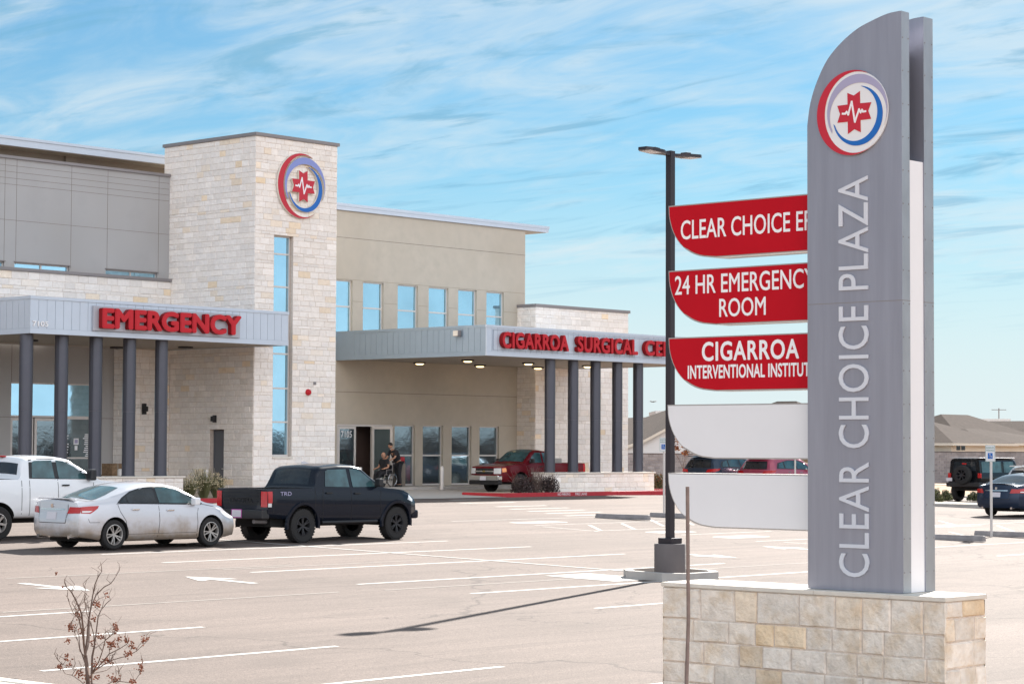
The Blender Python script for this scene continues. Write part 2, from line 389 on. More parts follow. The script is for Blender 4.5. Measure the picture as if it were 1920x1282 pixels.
# ------------------------------------------------------------------ ground
def sheet(poly_or_rect, dz, step=4.0, fn=gz):
    x0, x1, y0, y1 = poly_or_rect
    def cuts(a, b, keys):
        n = max(1, int(math.ceil((b - a) / step))); c = [a + (b - a) * i / n for i in range(n + 1)] + [k for k in keys if a < k < b]
        return sorted(set(c))
    xs = cuts(x0, x1, (70, 130)); ys = cuts(y0, y1, (66,)); mb = MB()
    vs = [(x, y, fn(x, y) + dz) for y in ys for x in xs]; n = len(xs)
    mb.add(vs, [(j * n + i, j * n + i + 1, (j + 1) * n + i + 1, (j + 1) * n + i) for j in range(len(ys) - 1) for i in range(n - 1)])
    return mb
g = sheet((-60, 170, -80, 120), -.03, 8); z0 = None
def farz(x, y): return gz(x, min(max(y, -80), 120)) - .08
g.merge(sheet((-900, 1700, -1400, 1700), -.12, 90, lambda x, y: gz(x, y) if y > 0 else -.0))
struct('ground', g, M['dirt'])
KX = (on_g(5, 1257, .14).x + on_g(125, 1281, .14).x) / 2 - .2
struct('parking_lot', sheet((KX - .1, 90, -60, 67.9), 0.0, 5), M['asphalt'])
k = MB()
for i in range(44):                                            # near pavement in slabs
    y0 = -30 + i * 1.8; k.bbox(KX - 1.7, KX - .18, y0, y0 + 1.79, gz(14, y0) - .1, gz(14, y0 + .9) + .13, .008)
for i in range(30):
    y0 = -30 + i * 2.7; k.bbox(KX - .17, KX, y0, y0 + 2.695, gz(14, y0) - .1, gz(14, y0 + 1.3) + .14, .02)
struct('pavement', k, M['cap'])
struct('verge', sheet((-20, KX - 1.7, -30, 48), .03, 4), M['mulch'])

# painted markings: each a slightly raised sheet that follows the ground
def strip(mb, a, b, w=.1, dz=.004, n=6):
    a = Vector(a[:2]); b = Vector(b[:2]); d = (b - a); L_ = d.length; n = max(1, int(L_ / 1.5)); q = Vector((-d.y, d.x)).normalized() * w / 2
    for i in range(n):
        p0 = a + d * i / n; p1 = a + d * (i + 1) / n
        mb.face([(p.x, p.y, gz(p.x, p.y) + dz) for p in (p0 - q, p1 - q, p1 + q, p0 + q)])
def line_px(mb, x0, y0, x1, y1, w=.1, dz=.004): strip(mb, on_g(x0, y0), on_g(x1, y1), w, dz)
def hline(mb, x0, y0, x1, y1, w=.1, dz=.004):
    # a stall line runs exactly along X at the mean Y of both ends
    a = on_g(x0, y0); b = on_g(x1, y1); y = (a.y + b.y) / 2
    strip(mb, (a.x, y), (b.x, y), w, dz)
mk = MB()
for q in ((-260, 1219, 390, 1176), (60, 1255, 650, 1213), (600, 1282, 950, 1250), (-60, 1158, 180, 1146), (484, 1074, 1158, 1037), (310, 1055, 990, 1024),
          (680, 1096, 1348, 1055), (890, 1113, 1510, 1071), (1115, 1140, 1330, 1124), (200, 1040, 830, 1013), (1857, 1041, 2100, 1029)): hline(mk, *q, w=.105)
a = on_g(700, 1040); strip(mk, (35.1, 46.5), (35.1, 28.8), .10, .008)
strip(mk, (24.05, 13.0), (24.05, 11.0), .1); strip(mk, (21.6, 12.4), (21.6, 6), .1)
struct('stall_lines', mk, M['paint'])
mk = MB()
for q in ((700, 1104, 1300, 1074), (0, 1147, 640, 1110), (0, 1083, 560, 1060), (400, 1066, 800, 1052), (1290, 1068, 1560, 1052)): hline(mk, *q, w=.07)
struct('faded_lines', mk, M['paint_worn'])
def arrow(cx, cy, sgn, nm):
    pts = [(-.09, -1.0), (.09, -1.0), (.09, .15), (.42, -.02), (.42, .12), (0, 1.0), (-.42, .12), (-.42, -.02), (-.09, .15)]
    mb = MB(); P = [(cx + p[0] * sgn * 1.0, cy + p[1] * sgn * .98) for p in pts]
    mb.face([(x, y, gz(x, y) + .006) for x, y in (P[0], P[1], P[2], P[8])]); mb.face([(x, y, gz(x, y) + .006) for x, y in (P[8], P[2], P[3], P[4], P[5], P[6], P[7])])
    struct(nm, mb, M['paint'], fixn=False)
p = on_g(103, 1100); arrow(p.x, p.y, -1, 'road_arrow')
p = on_g(412, 1087); arrow(p.x, p.y, 1, 'road_arrow')
p = on_g(1318, 1041); arrow(p.x, p.y, -1, 'road_arrow')
p = on_g(1490, 1028); arrow(p.x, p.y, 1, 'road_arrow')
# crosswalk and accessible bays
mk = MB()
for (x0, y0, x1, y1) in ((852, 938, 890, 936), (866, 944, 960, 941), (936, 950, 1018, 947), (967, 955, 1055, 951), (1000, 959, 1088, 955), (1033, 963, 1118, 959), (1066, 967, 1135, 964)): hline(mk, x0, y0, x1, y1, .26)
struct('crosswalk', mk, M['paint_mid'])
mk = MB()
for q in ((880, 979, 1122, 966), (1010, 985, 1240, 976), (1122, 996, 1248, 989), (1285, 1003, 1440, 995), (1420, 1015, 1513, 1010), (1752, 990, 1826, 984), (1752, 1027, 1920, 1015), (1790, 985, 1920, 978)): hline(mk, *q, w=.11)
for q in ((1105, 984, 1128, 995), (1166, 981, 1190, 992), (1220, 974, 1244, 986), (1018, 987, 1122, 996), (1288, 978, 1300, 984), (1780, 997, 1828, 1008), (1760, 976, 1800, 986), (1470, 1016, 1513, 1019), (1870, 985, 1900, 996)): line_px(mk, *q, w=.11)
struct('bay_lines', mk, M['paint_mid'])
mk = MB()
for (px, py, r, ry) in ((1010, 979, 1.0, .42), (1258, 997, .8, .4), (1390, 1006, .9, .42), (1780, 985, .8, .4)):
    c = on_g(px, py); mk.face([(c.x + r * sx, c.y + ry * sy, gz(c.x + r * sx, c.y + ry * sy) + .004) for sx, sy in ((-.8, -1), (.8, -1), (1, -.6), (1, .6), (.8, 1), (-.8, 1), (-1, .6), (-1, -.6))])
struct('bay_symbols', mk, M['paint_mid'])

# kerbs of the drive-through, walks
k = MB(); x = 63.6
while x < 75.9:
    k.bbox(x, min(x + 2.2, 76.0) - .008, 58.4, 58.58, .95, 1.325, .015); x += 2.2
x = 38.0
while x < 53.0:
    k.bbox(x, x + 2.99, 58.4, 58.58, .95, 1.325, .015); x += 3
k.bbox(76.0, 76.18, 58.4, 64, .95, 1.325, .015); k.bbox(53.0, 53.18, 58.4, 61.2, .95, 1.325, .015); k.bbox(63.42, 63.6, 58.4, 60.6, .95, 1.325, .015)
struct('kerb', k, M['kerb_red'])
kb = sheet((38, 53.0, 58.58, 66), .10, 3); kb.merge(sheet((63.6, 76.0, 58.58, 60.6), .11, 3)); struct('planting_bed', kb, M['gravel'])
k = sheet((53.18, 63.42, 58.2, 67.9), .018, 3); k.merge(sheet((63.42, 76, 60.6, 65.4), .018, 3)); struct('driveway', k, M['concrete'])
k = MB()
for i in range(12): k.bbox(57.26 + i * 1.7, 57.26 + i * 1.7 + 1.69, 65.4, 67.9, 1.2, 1.44, .01)
struct('entrance_walk', k, M['concrete'])
kt = MB()
for s, x0, x1 in (('NO PARKING', 66.55, 67.3), ('FIRE LANE', 67.6, 68.3)):
    vs, fs = text_mesh(s, 0, 0, 2); kt.add([(x0 + v[0] * (x1 - x0), 58.393, 1.20 + v[1] * .10) for v in vs], fs)
struct('kerb_stencil', kt, M['white_vinyl'], fixn=False)

# ------------------------------------------------------------------ stone work
rs = random.Random(11)
def stones(mb, fn, u0, u1, z0, z1, holes=(), course=.21, ll=(.28, .62), gap=.011, dep=.017, mi=0, bigcol=.06, seedv=None, jit=.004):
    """random coursed blocks; fn(u, z, d) -> world, d = proud of the wall"""
    r = random.Random(seedv) if seedv is not None else rs
    zs = [z0]; marks = sorted({h[2] for h in holes} | {h[3] for h in holes} | {z1})
    for mkz in marks:
        if mkz <= zs[-1] + .02 or mkz > z1 + 1e-6: continue
        while mkz - zs[-1] > course * 1.45: zs.append(zs[-1] + course * (r.choice((1, 1, 1, 1.12, .9, .5)) if course < .3 else 1))
        if mkz - zs[-1] > .04: zs.append(mkz)
        else: zs[-1] = mkz
    for i in range(len(zs) - 1):
        za, zb = zs[i], zs[i + 1]; free = [(u0, u1)]
        for h in holes:
            if h[2] < zb - .01 and h[3] > za + .01:
                nf = []
                for a, b in free:
                    if h[1] <= a or h[0] >= b: nf.append((a, b)); continue
                    if h[0] > a: nf.append((a, h[0]))
                    if h[1] < b: nf.append((h[1], b))
                free = nf
        for a, b in free:
            u = a; first = True
            while u < b - 1e-6:
                L_ = r.uniform(*ll) * (.6 if first and i % 2 else 1); first = False
                if b - (u + L_) < ll[0] * .6: L_ = b - u
                e = u + L_; d = dep * r.uniform(.55, 1.0); g_ = gap / 2
                base = r.gauss(.485, .02 if course < .3 and bigcol < .1 else .03); warm = max(0, r.gauss(0, .35)) if r.random() < bigcol * 3 else r.uniform(0, .12)
                if r.random() < bigcol * .5: warm = r.uniform(.5, 1.1)
                t = (base * (1 + .02 * warm), base * (1 - .12 * warm), base * (1 - .32 * warm))
                j = lambda: r.uniform(-jit, jit)
                ui, ei, ai, bi = u + g_, e - g_, za + g_, zb - g_; s_ = min(.012, (bi - ai) * .2)
                B = [(ui, ai), (ei, ai), (ei, bi), (ui, bi)]; T = [(ui + s_ + j(), ai + s_ + j()), (ei - s_ + j(), ai + s_ + j()), (ei - s_ + j(), bi - s_ + j()), (ui + s_ + j(), bi - s_ + j())]
                vs = [fn(q[0], q[1], 0) for q in B] + [fn(q[0], q[1], d + j() * 2) for q in T]
                mb.add(vs, [(4, 5, 6, 7), (0, 1, 5, 4), (1, 2, 6, 5), (2, 3, 7, 6), (3, 0, 4, 7)], mi, t)
                u = e

def wall_open(mb, u0, u1, z0, z1, holes, fbox, mi=0):
    us = sorted({u0, u1} | {h[i] for h in holes for i in (0, 1) if u0 < h[i] < u1}); zs = sorted({z0, z1} | {h[i] for h in holes for i in (2, 3) if z0 < h[i] < z1})
    for i in range(len(us) - 1):
        for j in range(len(zs) - 1):
            cu, cz = (us[i] + us[i + 1]) / 2, (zs[j] + zs[j + 1]) / 2
            if any(h[0] < cu < h[1] and h[2] < cz < h[3] for h in holes): continue
            fbox(us[i], us[i + 1], zs[j], zs[j + 1])

def window(parent, u0, u1, z0, z1, fn, rows=(), cols=(), fw=.05, glass='glass', name='window', fmat='alu'):
    """fn(u0,u1,d0,d1,z0,z1,mb,mi) adds a box; frame is the part, pane the sub-part"""
    mb = MB()
    fn(mb, u0, u0 + fw, -.02, .08, z0, z1); fn(mb, u1 - fw, u1, -.02, .08, z0, z1)
    fn(mb, u0 + fw, u1 - fw, -.022, .08, z1 - fw, z1); fn(mb, u0 + fw, u1 - fw, -.022, .08, z0, z0 + fw * 1.3)
    for r in rows: fn(mb, u0 + fw, u1 - fw, -.018, .07, r - .03, r + .03)
    for c in cols: fn(mb, c - .03, c + .03, -.016, .07, z0 + fw * 1.3, z1 - fw)
    fr = mb.build(name, M[fmat], parent)
    p = MB(); fn(p, u0 + fw * .6, u1 - fw * .6, .02, .035, z0 + fw * .6, z1 - fw * .6); p.build('pane', M[glass], fr, local=False); return fr

# ------------------------------------------------------------------ medical building
TX0, TX1, TY0 = 53.27, 57.25, 61.22; YW = 67.9; YL = 66.05
bld = thing('medical_building', 'two storey cream limestone and beige stucco medical building with a square stone tower', 'building', (57.0, 66.5, 1.3))
def fy(y0):                       # boxes on a wall facing -Y; d grows into the wall
    return lambda mb, u0, u1, d0, d1, z0, z1, mi=0, t=.5: mb.box(u0, u1, y0 + d0, y0 + d1, z0, z1, mi, t)
# tower
hw = (54.17, 55.10, 2.71, 10.70); hd = (62.83, 63.62, 1.2, 3.67)
mb = MB()
wall_open(mb, TX0 + .3, TX1, 1.0, 14.22, [hw], lambda a, b, c, d: mb.box(a, b, TY0, TY0 + .3, c, d, 1))
wall_open(mb, TY0, 66.4, 1.0, 14.22, [hd], lambda a, b, c, d: mb.box(TX0, TX0 + .3, a, b, c, d, 1))
mb.box(TX1 - .3, TX1 - .001, TY0 + .3, 66.4, 1.0, 14.22, 1); mb.box(TX0 + .3, TX1 - .3, 66.1, 66.4, 1.0, 14.22, 1)
stones(mb, lambda u, z, d: (u, TY0 - d, z), TX0, TX1, 1.25, 14.22, [hw], seedv=3)
stones(mb, lambda u, z, d: (TX0 - d, u, z), TY0, 66.4, 1.25, 14.22, [hd], seedv=4)
stones(mb, lambda u, z, d: (TX1 + d, u, z), TY0, 66.4, 1.25, 14.22, [], seedv=5)
mb.build('tower', [M['stone'], M['mortar']], bld)
mb = MB(); mb.box(TX0 - .07, TX1 + .07, TY0 - .07, 66.45, 14.222, 14.34); mb.build('tower_coping', M['coping'], bld)
mb = MB(); mb.bbox(hw[0] - .0, hw[1] + .02, TY0 - .06, TY0 + .2, 2.63, 2.708, .008); mb.build('window_sill', M['cap'], bld)
f = fy(TY0 + .17); window(bld, hw[0], hw[1] - .02, hw[2], hw[3], f, rows=(3.95, 5.17, 6.42, 7.63, 8.85, 10.04), fw=.05)
mb = MB(); mb.box(TX0 + .22, TX0 + .28, hd[0] + .04, hd[1] - .04, 1.3, 3.63); mb.box(TX0 + .18, TX0 + .27, hd[0], hd[0] + .04, 1.3, 3.67); mb.box(TX0 + .18, TX0 + .27, hd[1] - .04, hd[1], 1.3, 3.67)
dd = mb.build('service_door', M['door_grey'], bld); mb = MB(); mb.tube([(TX0 + .16, 63.0, 2.25), (TX0 + .16, 63.12, 2.25)], .02); mb.box(TX0 + .16, TX0 + .22, 62.98, 63.02, 2.22, 2.28); mb.build('handle', M['alu'], dd)
# right wing: lower and upper stucco walls
low = [(63.61, 66.80, 1.3, 4.0)] + [(a, b, 1.3, 4.0) for a, b in ((66.93, 68.16), (68.62, 69.87), (70.40, 71.65), (72.16, 73.43))]
upp = [(a, b, 7.4, 9.95) for a, b in ((63.2, 64.43), (65.03, 66.23), (67.06, 68.29), (68.93, 70.16), (70.76, 71.94), (72.56, 73.71))]
mb = MB(); wall_open(mb, TX1, 75.10, 1.2, 12.81, low + upp, lambda a, b, c, d: mb.box(a, b, YW, YW + .25, c, d))
mb.box(54.5, TX1 - .01, 66.41, 68.15, 1.0, 12.6); mb.box(74.85, 75.10, YW + .25, 86, 1.0, 12.81); mb.box(TX1, 74.85, 85.8, 86, 1, 12.81)
mb.build('wall', M['stucco'], bld)
mb = MB()
for z, a, b in ((5.32, TX1, 74.6), (11.70, TX1, 75.10)): mb.box(a, b, YW - .004, YW + .01, z, z + .022)
for z, a, b in ((4.03, TX1, 63.61), (4.03, 73.43, 74.6), (9.98, 57.3, 75.10)): mb.box(a, b, YW - .003, YW + .01, z, z + .014, 1)
for i in range(6):
    a = (upp[i - 1][1] if i else TX1); mb.box(a + .02, upp[i][0] - .02, YW - .003, YW + .01, 9.09, 9.105, 1)
mb.box(73.73, 75.10, YW - .003, YW + .01, 9.09, 9.105, 1)
mb.build('wall_joints', [M['joint'], M['joint_soft']], bld)
mb = MB(); mb.box(TX1 + .02, 74.83, YW + .5, 85.7, 1.2, 1.25); mb.box(TX1, 74.83, YW + .9, YW + 1.0, 1.25, 12.4, 1); mb.build('interior', [M['blackm'], M['dark']], bld)
fw_ = fy(YW + .12)
for a, b, c, d in upp: window(bld, a, b, c, d, fw_, rows=(8.86,))
for a, b, c, d in low[1:]: window(bld, a, b, 1.445, d, fw_, rows=(2.72,), glass='glass_low', fw=.055)
# surgery entrance doors
def leaf(parent, p0, p1, z0, z1, text=None):
    p0 = Vector(p0); p1 = Vector(p1); d = (p1 - p0); L_ = d.length; ang = math.atan2(d.y, d.x); T = Matrix.Translation((p0.x, p0.y, 0)) @ Matrix.Rotation(ang, 4, 'Z')
    mb = MB(); w = .1; mb.box(0, w, -.025, .025, z0, z1); mb.box(L_ - w, L_, -.025, .025, z0, z1); mb.box(w, L_ - w, -.024, .024, z1 - w, z1); mb.box(w, L_ - w, -.024, .024, z0, z0 + .22); mb.xf(T)
    o = mb.build('door', M['alu'], parent)
    q = MB(); q.box(w * .9, L_ - w * .9, -.008, .008, z0 + .2, z1 - w * .9); q.xf(T); q.build('pane', M['glass_low'], o)
    h = MB(); h.tube([(L_ - .06, -.06, z0 + .85), (L_ - .06, -.06, z0 + 1.25)], .014); h.box(L_ - .07, L_ - .05, -.06, -.02, z0 + .9, z0 + .93); h.box(L_ - .07, L_ - .05, -.06, -.02, z0 + 1.17, z0 + 1.2); h.xf(T); h.build('handle', M['alu'], o)
    if text:
        vs, fs = text_mesh(text, 0, 0, 2); t = MB(); t.add([(.16 + v[0] * .62, -.032, z1 - .45 + v[1] * .26) for v in vs], fs); t.xf(T); t.build('door_number', M['white_vinyl'], o, fixn=False)
    return o
mb = MB(); mb.box(63.61, 63.67, YW + .02, YW + .14, 1.44, 4.0); mb.box(63.67, 66.74, YW + .02, YW + .14, 3.92, 4.0); mb.box(66.74, 66.80, YW + .02, YW + .14, 1.44, 4.0); mb.box(65.66, 65.76, YW + .01, YW + .15, 1.44, 3.92)
mb.build('door_frame', M['alu'], bld)
leaf(bld, (63.68, YW + .04), (64.70, YW + .04), 1.45, 3.91, '7105')
leaf(bld, (65.80, YW + .05), (66.72, YW + .05), 1.45, 3.91)
leaf(bld, (65.62, YW + .0), (65.98, YW - .84), 1.45, 3.91)
# right roof
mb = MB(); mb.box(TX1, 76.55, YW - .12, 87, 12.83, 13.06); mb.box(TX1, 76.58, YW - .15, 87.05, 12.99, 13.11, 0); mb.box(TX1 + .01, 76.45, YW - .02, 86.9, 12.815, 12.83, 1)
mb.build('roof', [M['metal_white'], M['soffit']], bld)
# right stone block
mb = MB(); mb.box(74.61, 81.07, 66.81, 86, 1.0, 9.33, 1)
stones(mb, lambda u, z, d: (u, 66.81 - d, z), 74.61, 81.07, 1.2, 9.33, seedv=8, ll=(.3, .75), course=.235)
stones(mb, lambda u, z, d: (74.61 - d, u, z), 66.81, YW + .02, 1.2, 9.33, seedv=9)
stones(mb, lambda u, z, d: (81.07 + d, u, z), 66.81, 78, 1.2, 9.33, seedv=10)
mb.build('stone_block', [M['stone'], M['mortar']], bld)
mb = MB(); mb.box(74.54, 81.15, 66.74, 86.05, 9.332, 9.46); mb.build('block_coping', M['coping'], bld)
# left wing
mb = MB(); vx = [34.0, 36.6, 39.2] + [on_y(p, 350, YL).x for p in (-120, 9, 31, 134, 202, 298)] + [TX0]
zj = [6.7, 10.93, 12.18, 12.4, 12.62, 12.84, 13.09]
wn_ = [(on_y(27, 510, YL).x, on_y(130, 510, YL).x, 9.2, 9.47), (on_y(198, 510, YL).x, on_y(295, 510, YL).x, 9.2, 9.47), (41.6, 45.95, 9.2, 9.47)]
wall_open(mb, 34.0, TX0, 6.6, 13.09, wn_, lambda a, b, c, d: mb.box(a, b, YL, YL + .25, c, d))
mb.box(34, 34.25, YL + .25, 86, 1, 13.09); mb.build('left_wall', M['stucco_grey'], bld)
mb = MB()
for x in vx[1:-1]: mb.box(x, x + .014, YL - .004, YL + .01, 9.4, 13.09)
for z in zj[1:-1]: mb.box(34, TX0 - .05, YL - .003, YL + .01, z, z + .014)
mb.build('left_wall_joints', M['joint'], bld)
mb = MB(); mb.box(33.9, TX0 - .04, YL - .08, YL + .35, 13.092, 13.19); mb.build('left_coping', M['coping'], bld)
for a, b, c, d in wn_:
    window(bld, a, b, 9.0, d, fy(YL + .1), cols=((a + b) / 2,), fw=.04)
    q = MB(); q.box(a - .03, b + .03, YL - .05, YL + .05, d, d + .03); q.build('window_head', M['coping'], bld)
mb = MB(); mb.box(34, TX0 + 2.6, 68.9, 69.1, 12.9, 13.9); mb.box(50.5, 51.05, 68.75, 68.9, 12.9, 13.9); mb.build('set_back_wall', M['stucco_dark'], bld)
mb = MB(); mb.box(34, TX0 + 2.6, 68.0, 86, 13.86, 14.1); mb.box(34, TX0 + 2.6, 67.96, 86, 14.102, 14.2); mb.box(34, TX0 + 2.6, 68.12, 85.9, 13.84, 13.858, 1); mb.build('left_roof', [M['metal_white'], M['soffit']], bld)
# stone band and pier
PX0 = on_y(230, 800, YL - .1).x
mb = MB(); mb.box(34, TX0, YL - .12, YL, 6.62, 9.16, 1); mb.box(PX0, TX0, YL - .1, 66.6, 1.0, 6.62, 1)
stones(mb, lambda u, z, d: (u, YL - .12 - d, z), 34, TX0 - .02, 7.7, 9.16, seedv=12, ll=(.3, .75), course=.235)
stones(mb, lambda u, z, d: (u, YL - .1 - d, z), PX0, TX0 - .02, 1.2, 6.6, seedv=13, ll=(.3, .7), course=.235)
stones(mb, lambda u, z, d: (PX0 - d, u, z), YL - .1, 66.5, 1.2, 6.6, seedv=14)
mb.build('stone_band', [M['stone'], M['mortar']], bld)
mb = MB(); mb.box(34, TX0 - .04, YL - .2, YL - .002, 9.162, 9.27); mb.build('band_coping', M['coping'], bld)
# emergency entrance, recessed
YE = 66.5; ex0, ex1 = 46.63, 50.25
mb = MB(); wall_open(mb, 34, PX0 + .1, 1.2, 6.62, [(ex0, ex1, 1.2, 5.29)], lambda a, b, c, d: mb.box(a, b, YE, YE + .2, c, d)); mb.build('entrance_wall', M['stucco_grey'], bld)
mb = MB(); mb.box(ex0, ex0 + .02, YE - .004, YE + .01, 5.29, 6.6); mb.box(34, ex0, YE - .004, YE + .01, 4.05, 4.07); mb.box(ex1, PX0, YE - .004, YE + .01, 4.05, 4.07); mb.build('entrance_joints', M['joint'], bld)
mb = MB(); mb.box(ex0, ex1, YE + .8, YE + .9, 1.3, 5.4); mb.build('lobby', M['dark'], bld)
fe = fy(YE + .08); window(bld, ex0, 48.98, 4.06, 5.29, fe); window(bld, 48.98, ex1, 4.06, 5.29, fe); window(bld, 48.98, ex1, 1.45, 4.06, fe, rows=(2.62,), glass='glass_low')
leaf(bld, (ex0 + .03, YE + .1), (47.64, YE + .1), 1.45, 4.04); leaf(bld, (47.70, YE + .1), (48.94, YE + .1), 1.45, 4.04)
mb = MB(); mb.box(49.41, 49.63, YE + .085, YE + .094, 3.1, 3.33, 0); mb.box(49.45, 49.59, YE + .083, YE + .0845, 3.15, 3.28, 1); mb.box(49.46, 49.58, YE + .085, YE + .094, 2.9, 3.06, 0)
mb.build('door_notice', [M['white_vinyl'], M['logo_lav']], bld)
mb = MB()
for i in range(13): w_ = rs.uniform(.18, .34); mb.box(ex1 - .1 - w_, ex1 - .1, YE + .085, YE + .09, 3.45 - i * .07, 3.485 - i * .07)
for i in range(9): mb.box(49.07, 49.07 + rs.uniform(.05, .12), YE + .085, YE + .09, 3.4 - i * .1, 3.44 - i * .1)
mb.build('notice_lettering', M['white_vinyl'], bld)

# canopies
def canopy(x0, x1, y0, y1, side_mat, name, extra=None):
    z0, z1 = 6.61, 7.80
    mb = MB(); mb.box(x0 + .05, x1 - .05, y0 + .05, y1, z0 + .06, z1 - .12, 0)
    def boards(a, b, fn):
        n = int(round((b - a) / .32)); w = (b - a) / n
        for i in range(n): fn(a + i * w + .006, a + (i + 1) * w - .006)
    boards(x0, x1, lambda a, b: mb.box(a, b, y0 + .012, y0 + .05, z0 + .17, z1 - .10, 1))
    boards(y0 + .012, y1, lambda a, b: mb.box(x0 + .012, x0 + .05, a, b, z0 + .17, z1 - .10, 2))
    boards(y0 + .012, y1, lambda a, b: mb.box(x1 - .05, x1 - .012, a, b, z0 + .17, z1 - .10, 1))
    o = mb.build(name, [M['metal_seam'], M['metal_white'], side_mat], bld)
    mb = MB()
    for (a, b, dz) in ((z0, z0 + .165, 0), (z1 - .095, z1, .02)):
        mb.box(x0 - dz, x1 + dz, y0 - dz, y0 + .05, a, b, 0); mb.box(x0 - dz, x0 + .05, y0 + .05, y1, a, b, 1); mb.box(x1 - .05, x1 + dz, y0 + .05, y1, a, b, 0)
    mb.build('trim', [M['metal_white'], side_mat], o)
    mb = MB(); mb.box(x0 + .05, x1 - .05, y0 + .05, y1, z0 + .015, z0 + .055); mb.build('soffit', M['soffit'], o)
    return o
canopy(42.34, TX0, 59.4, YL - .12, M['metal_white'], 'emergency_canopy')
canopy(63.49, 77.0, 59.4, 66.78, M['metal_blue'], 'surgery_canopy')
mb = MB(); mb.box(63.54, 74.58, 66.782, YW, 6.66, 7.68, 0); mb.box(63.502, 63.54, 66.782, YW, 6.61, 7.8, 1); mb.build('canopy_link', [M['soffit'], M['metal_blue']], bld)
# mid-height seam rings and columns
def column(x, y, z0, z1, r=.215):
    mb = MB(); mb.lathe([(r, z0), (r, (z0 + z1) / 2 - .15)], (x, y, 0), n=32); mb.lathe([(r + .003, (z0 + z1) / 2 - .147), (r + .003, z1)], (x, y, 0), n=32); mb.lathe([(r + .02, z0), (r + .02, z0 + .03)], (x, y, 0), n=32)
    mb.build('column', M['column'], bld)
for x in (42.63, 44.0, 45.37, 46.75, 48.1): column(x, 60.0, 2.06, 6.62)
for x in (67.88, 69.3, 70.70, 72.10, 73.47): column(x, 60.0, 2.08, 6.62)
def low_wall(x0, x1, y0, y1, z1, sv):
    mb = MB(); mb.box(x0, x1, y0, y1, 1.0, z1 - .06, 1)
    for kk, fn, a, b in ((0, lambda u, z, d: (u, y0 - d, z), x0, x1), (1, lambda u, z, d: (x0 - d, u, z), y0, y1), (2, lambda u, z, d: (x1 + d, u, z), y0, y1), (3, lambda u, z, d: (u, y1 + d, z), x0, x1)):
        stones(mb, fn, a, b, 1.2, z1 - .06, seedv=sv + kk, course=.235, ll=(.3, .6), dep=.02)
    o = mb.build('low_wall', [M['stone'], M['mortar']], bld); mb = MB(); mb.bbox(x0 - .06, x1 + .06, y0 - .06, y1 + .06, z1 - .058, z1, .01); mb.build('wall_cap', M['cap'], o)
low_wall(41.9, 48.6, 59.4, 60.5, 2.06, 30); low_wall(67.5, 73.8, 59.4, 60.54, 2.08, 40)

# fixtures on the building
def disc_light(x, y, lbl, group):
    t = thing('canopy_light', lbl, 'ceiling light', (x, y, 6.62), 0, group)
    mb = MB(); mb.lathe([(.16, 6.555), (.27, 6.57), (.27, 6.625)], (x, y, 0), n=24); mb.build('housing', M['black'], t)
    mb = MB(); mb.lathe([(0.0, 6.515), (.12, 6.52), (.2, 6.568)], (x, y, 0), n=24); mb.build('lens', M['led'], t)
gl = 'round lit lights under the surgery canopy'
for x, y, l in ((67.2, 66.7, 'round lit canopy light nearest the open surgery door'), (70.9, 66.7, 'round lit canopy light near the wall, middle of the back row'), (66.44, 63.2, 'round lit canopy light in the front row nearest the tower'),
                (70.13, 63.2, 'round lit canopy light in the front row left of the first column'), (74.2, 66.3, 'round lit canopy light close to the stone block corner'), (73.96, 63.2, 'round lit canopy light seen between second and third surgery columns')): disc_light(x, y, l, gl)
gl2 = 'round lights under the emergency canopy'
for x, y, l in ((51.75, 63.2, 'round canopy light to the right of the last emergency column'), (45.2, 63.4, 'round canopy light behind the first emergency columns'), (50.4, 65.4, 'round canopy light above the stone pier')):
    t = thing('canopy_light', l, 'ceiling light', (x, y, 6.62), 0, gl2)
    mb = MB(); mb.lathe([(.16, 6.555), (.27, 6.57), (.27, 6.625)], (x, y, 0), n=24); mb.build('housing', M['black'], t); mb = MB(); mb.lathe([(0, 6.52), (.2, 6.568)], (x, y, 0), n=24); mb.build('lens', M['coping'], t)
# flood light on the surgery canopy side
t = thing('flood_light', 'small square flood light on the blue side of the surgery canopy', 'wall light', (63.49, 60.86, 7.5))
mb = MB(); mb.bbox(63.28, 63.47, 60.72, 61.0, 7.38, 7.62, .02); mb.build('housing', M['coping'], t); mb = MB(); mb.box(63.27, 63.285, 60.74, 60.98, 7.4, 7.6); mb.build('lens', M['cap'], t)
t = thing('fire_alarm', 'round red alarm bell on the tower front beside the tall window', 'alarm', (55.86, TY0, 5.05))
mb = MB(); mb.lathe([(.0, -.13), (.06, -.12), (.11, -.07), (.12, -.03), (.12, 0)], (55.86, TY0 - .02, 5.05), axis='y', n=20); mb.build('bell', M['letter_face'], t); mb = MB(); mb.box(55.80, 55.92, TY0 - .05, TY0 - .0, 4.99, 5.11); mb.build('back_plate', M['alu'], t)
t = MB(); t.bbox(56.14, 56.25, TY0 - .05, TY0, 5.33, 5.44, .01); tag(t.build('junction_box', M['coping']), 'tiny square grey box on the tower above the red alarm bell', 'box')
def sconce(c, ax, lbl):
    t = thing('wall_light', lbl, 'wall light', c); x, y, z = c; mb = MB()
    if ax == 'y': mb.bbox(x - .09, x + .09, y - .05, y, z - .2, z + .2, .01); mb.build('back_plate', M['black'], t); mb = MB(); mb.lathe([(.0, z - .1), (.1, z - .09), (.1, z + .09), (0, z + .1)], (x - .02, y - .12, 0), n=16)
    else: mb.bbox(x - .05, x, y - .09, y + .09, z - .13, z + .13, .01); mb.build('back_plate', M['black'], t); mb = MB(); mb.lathe([(.0, z - .1), (.09, z - .09), (.09, z + .09), (0, z + .1)], (x - .1, y, 0), n=16)
    mb.build('shade', M['blackm'], t)
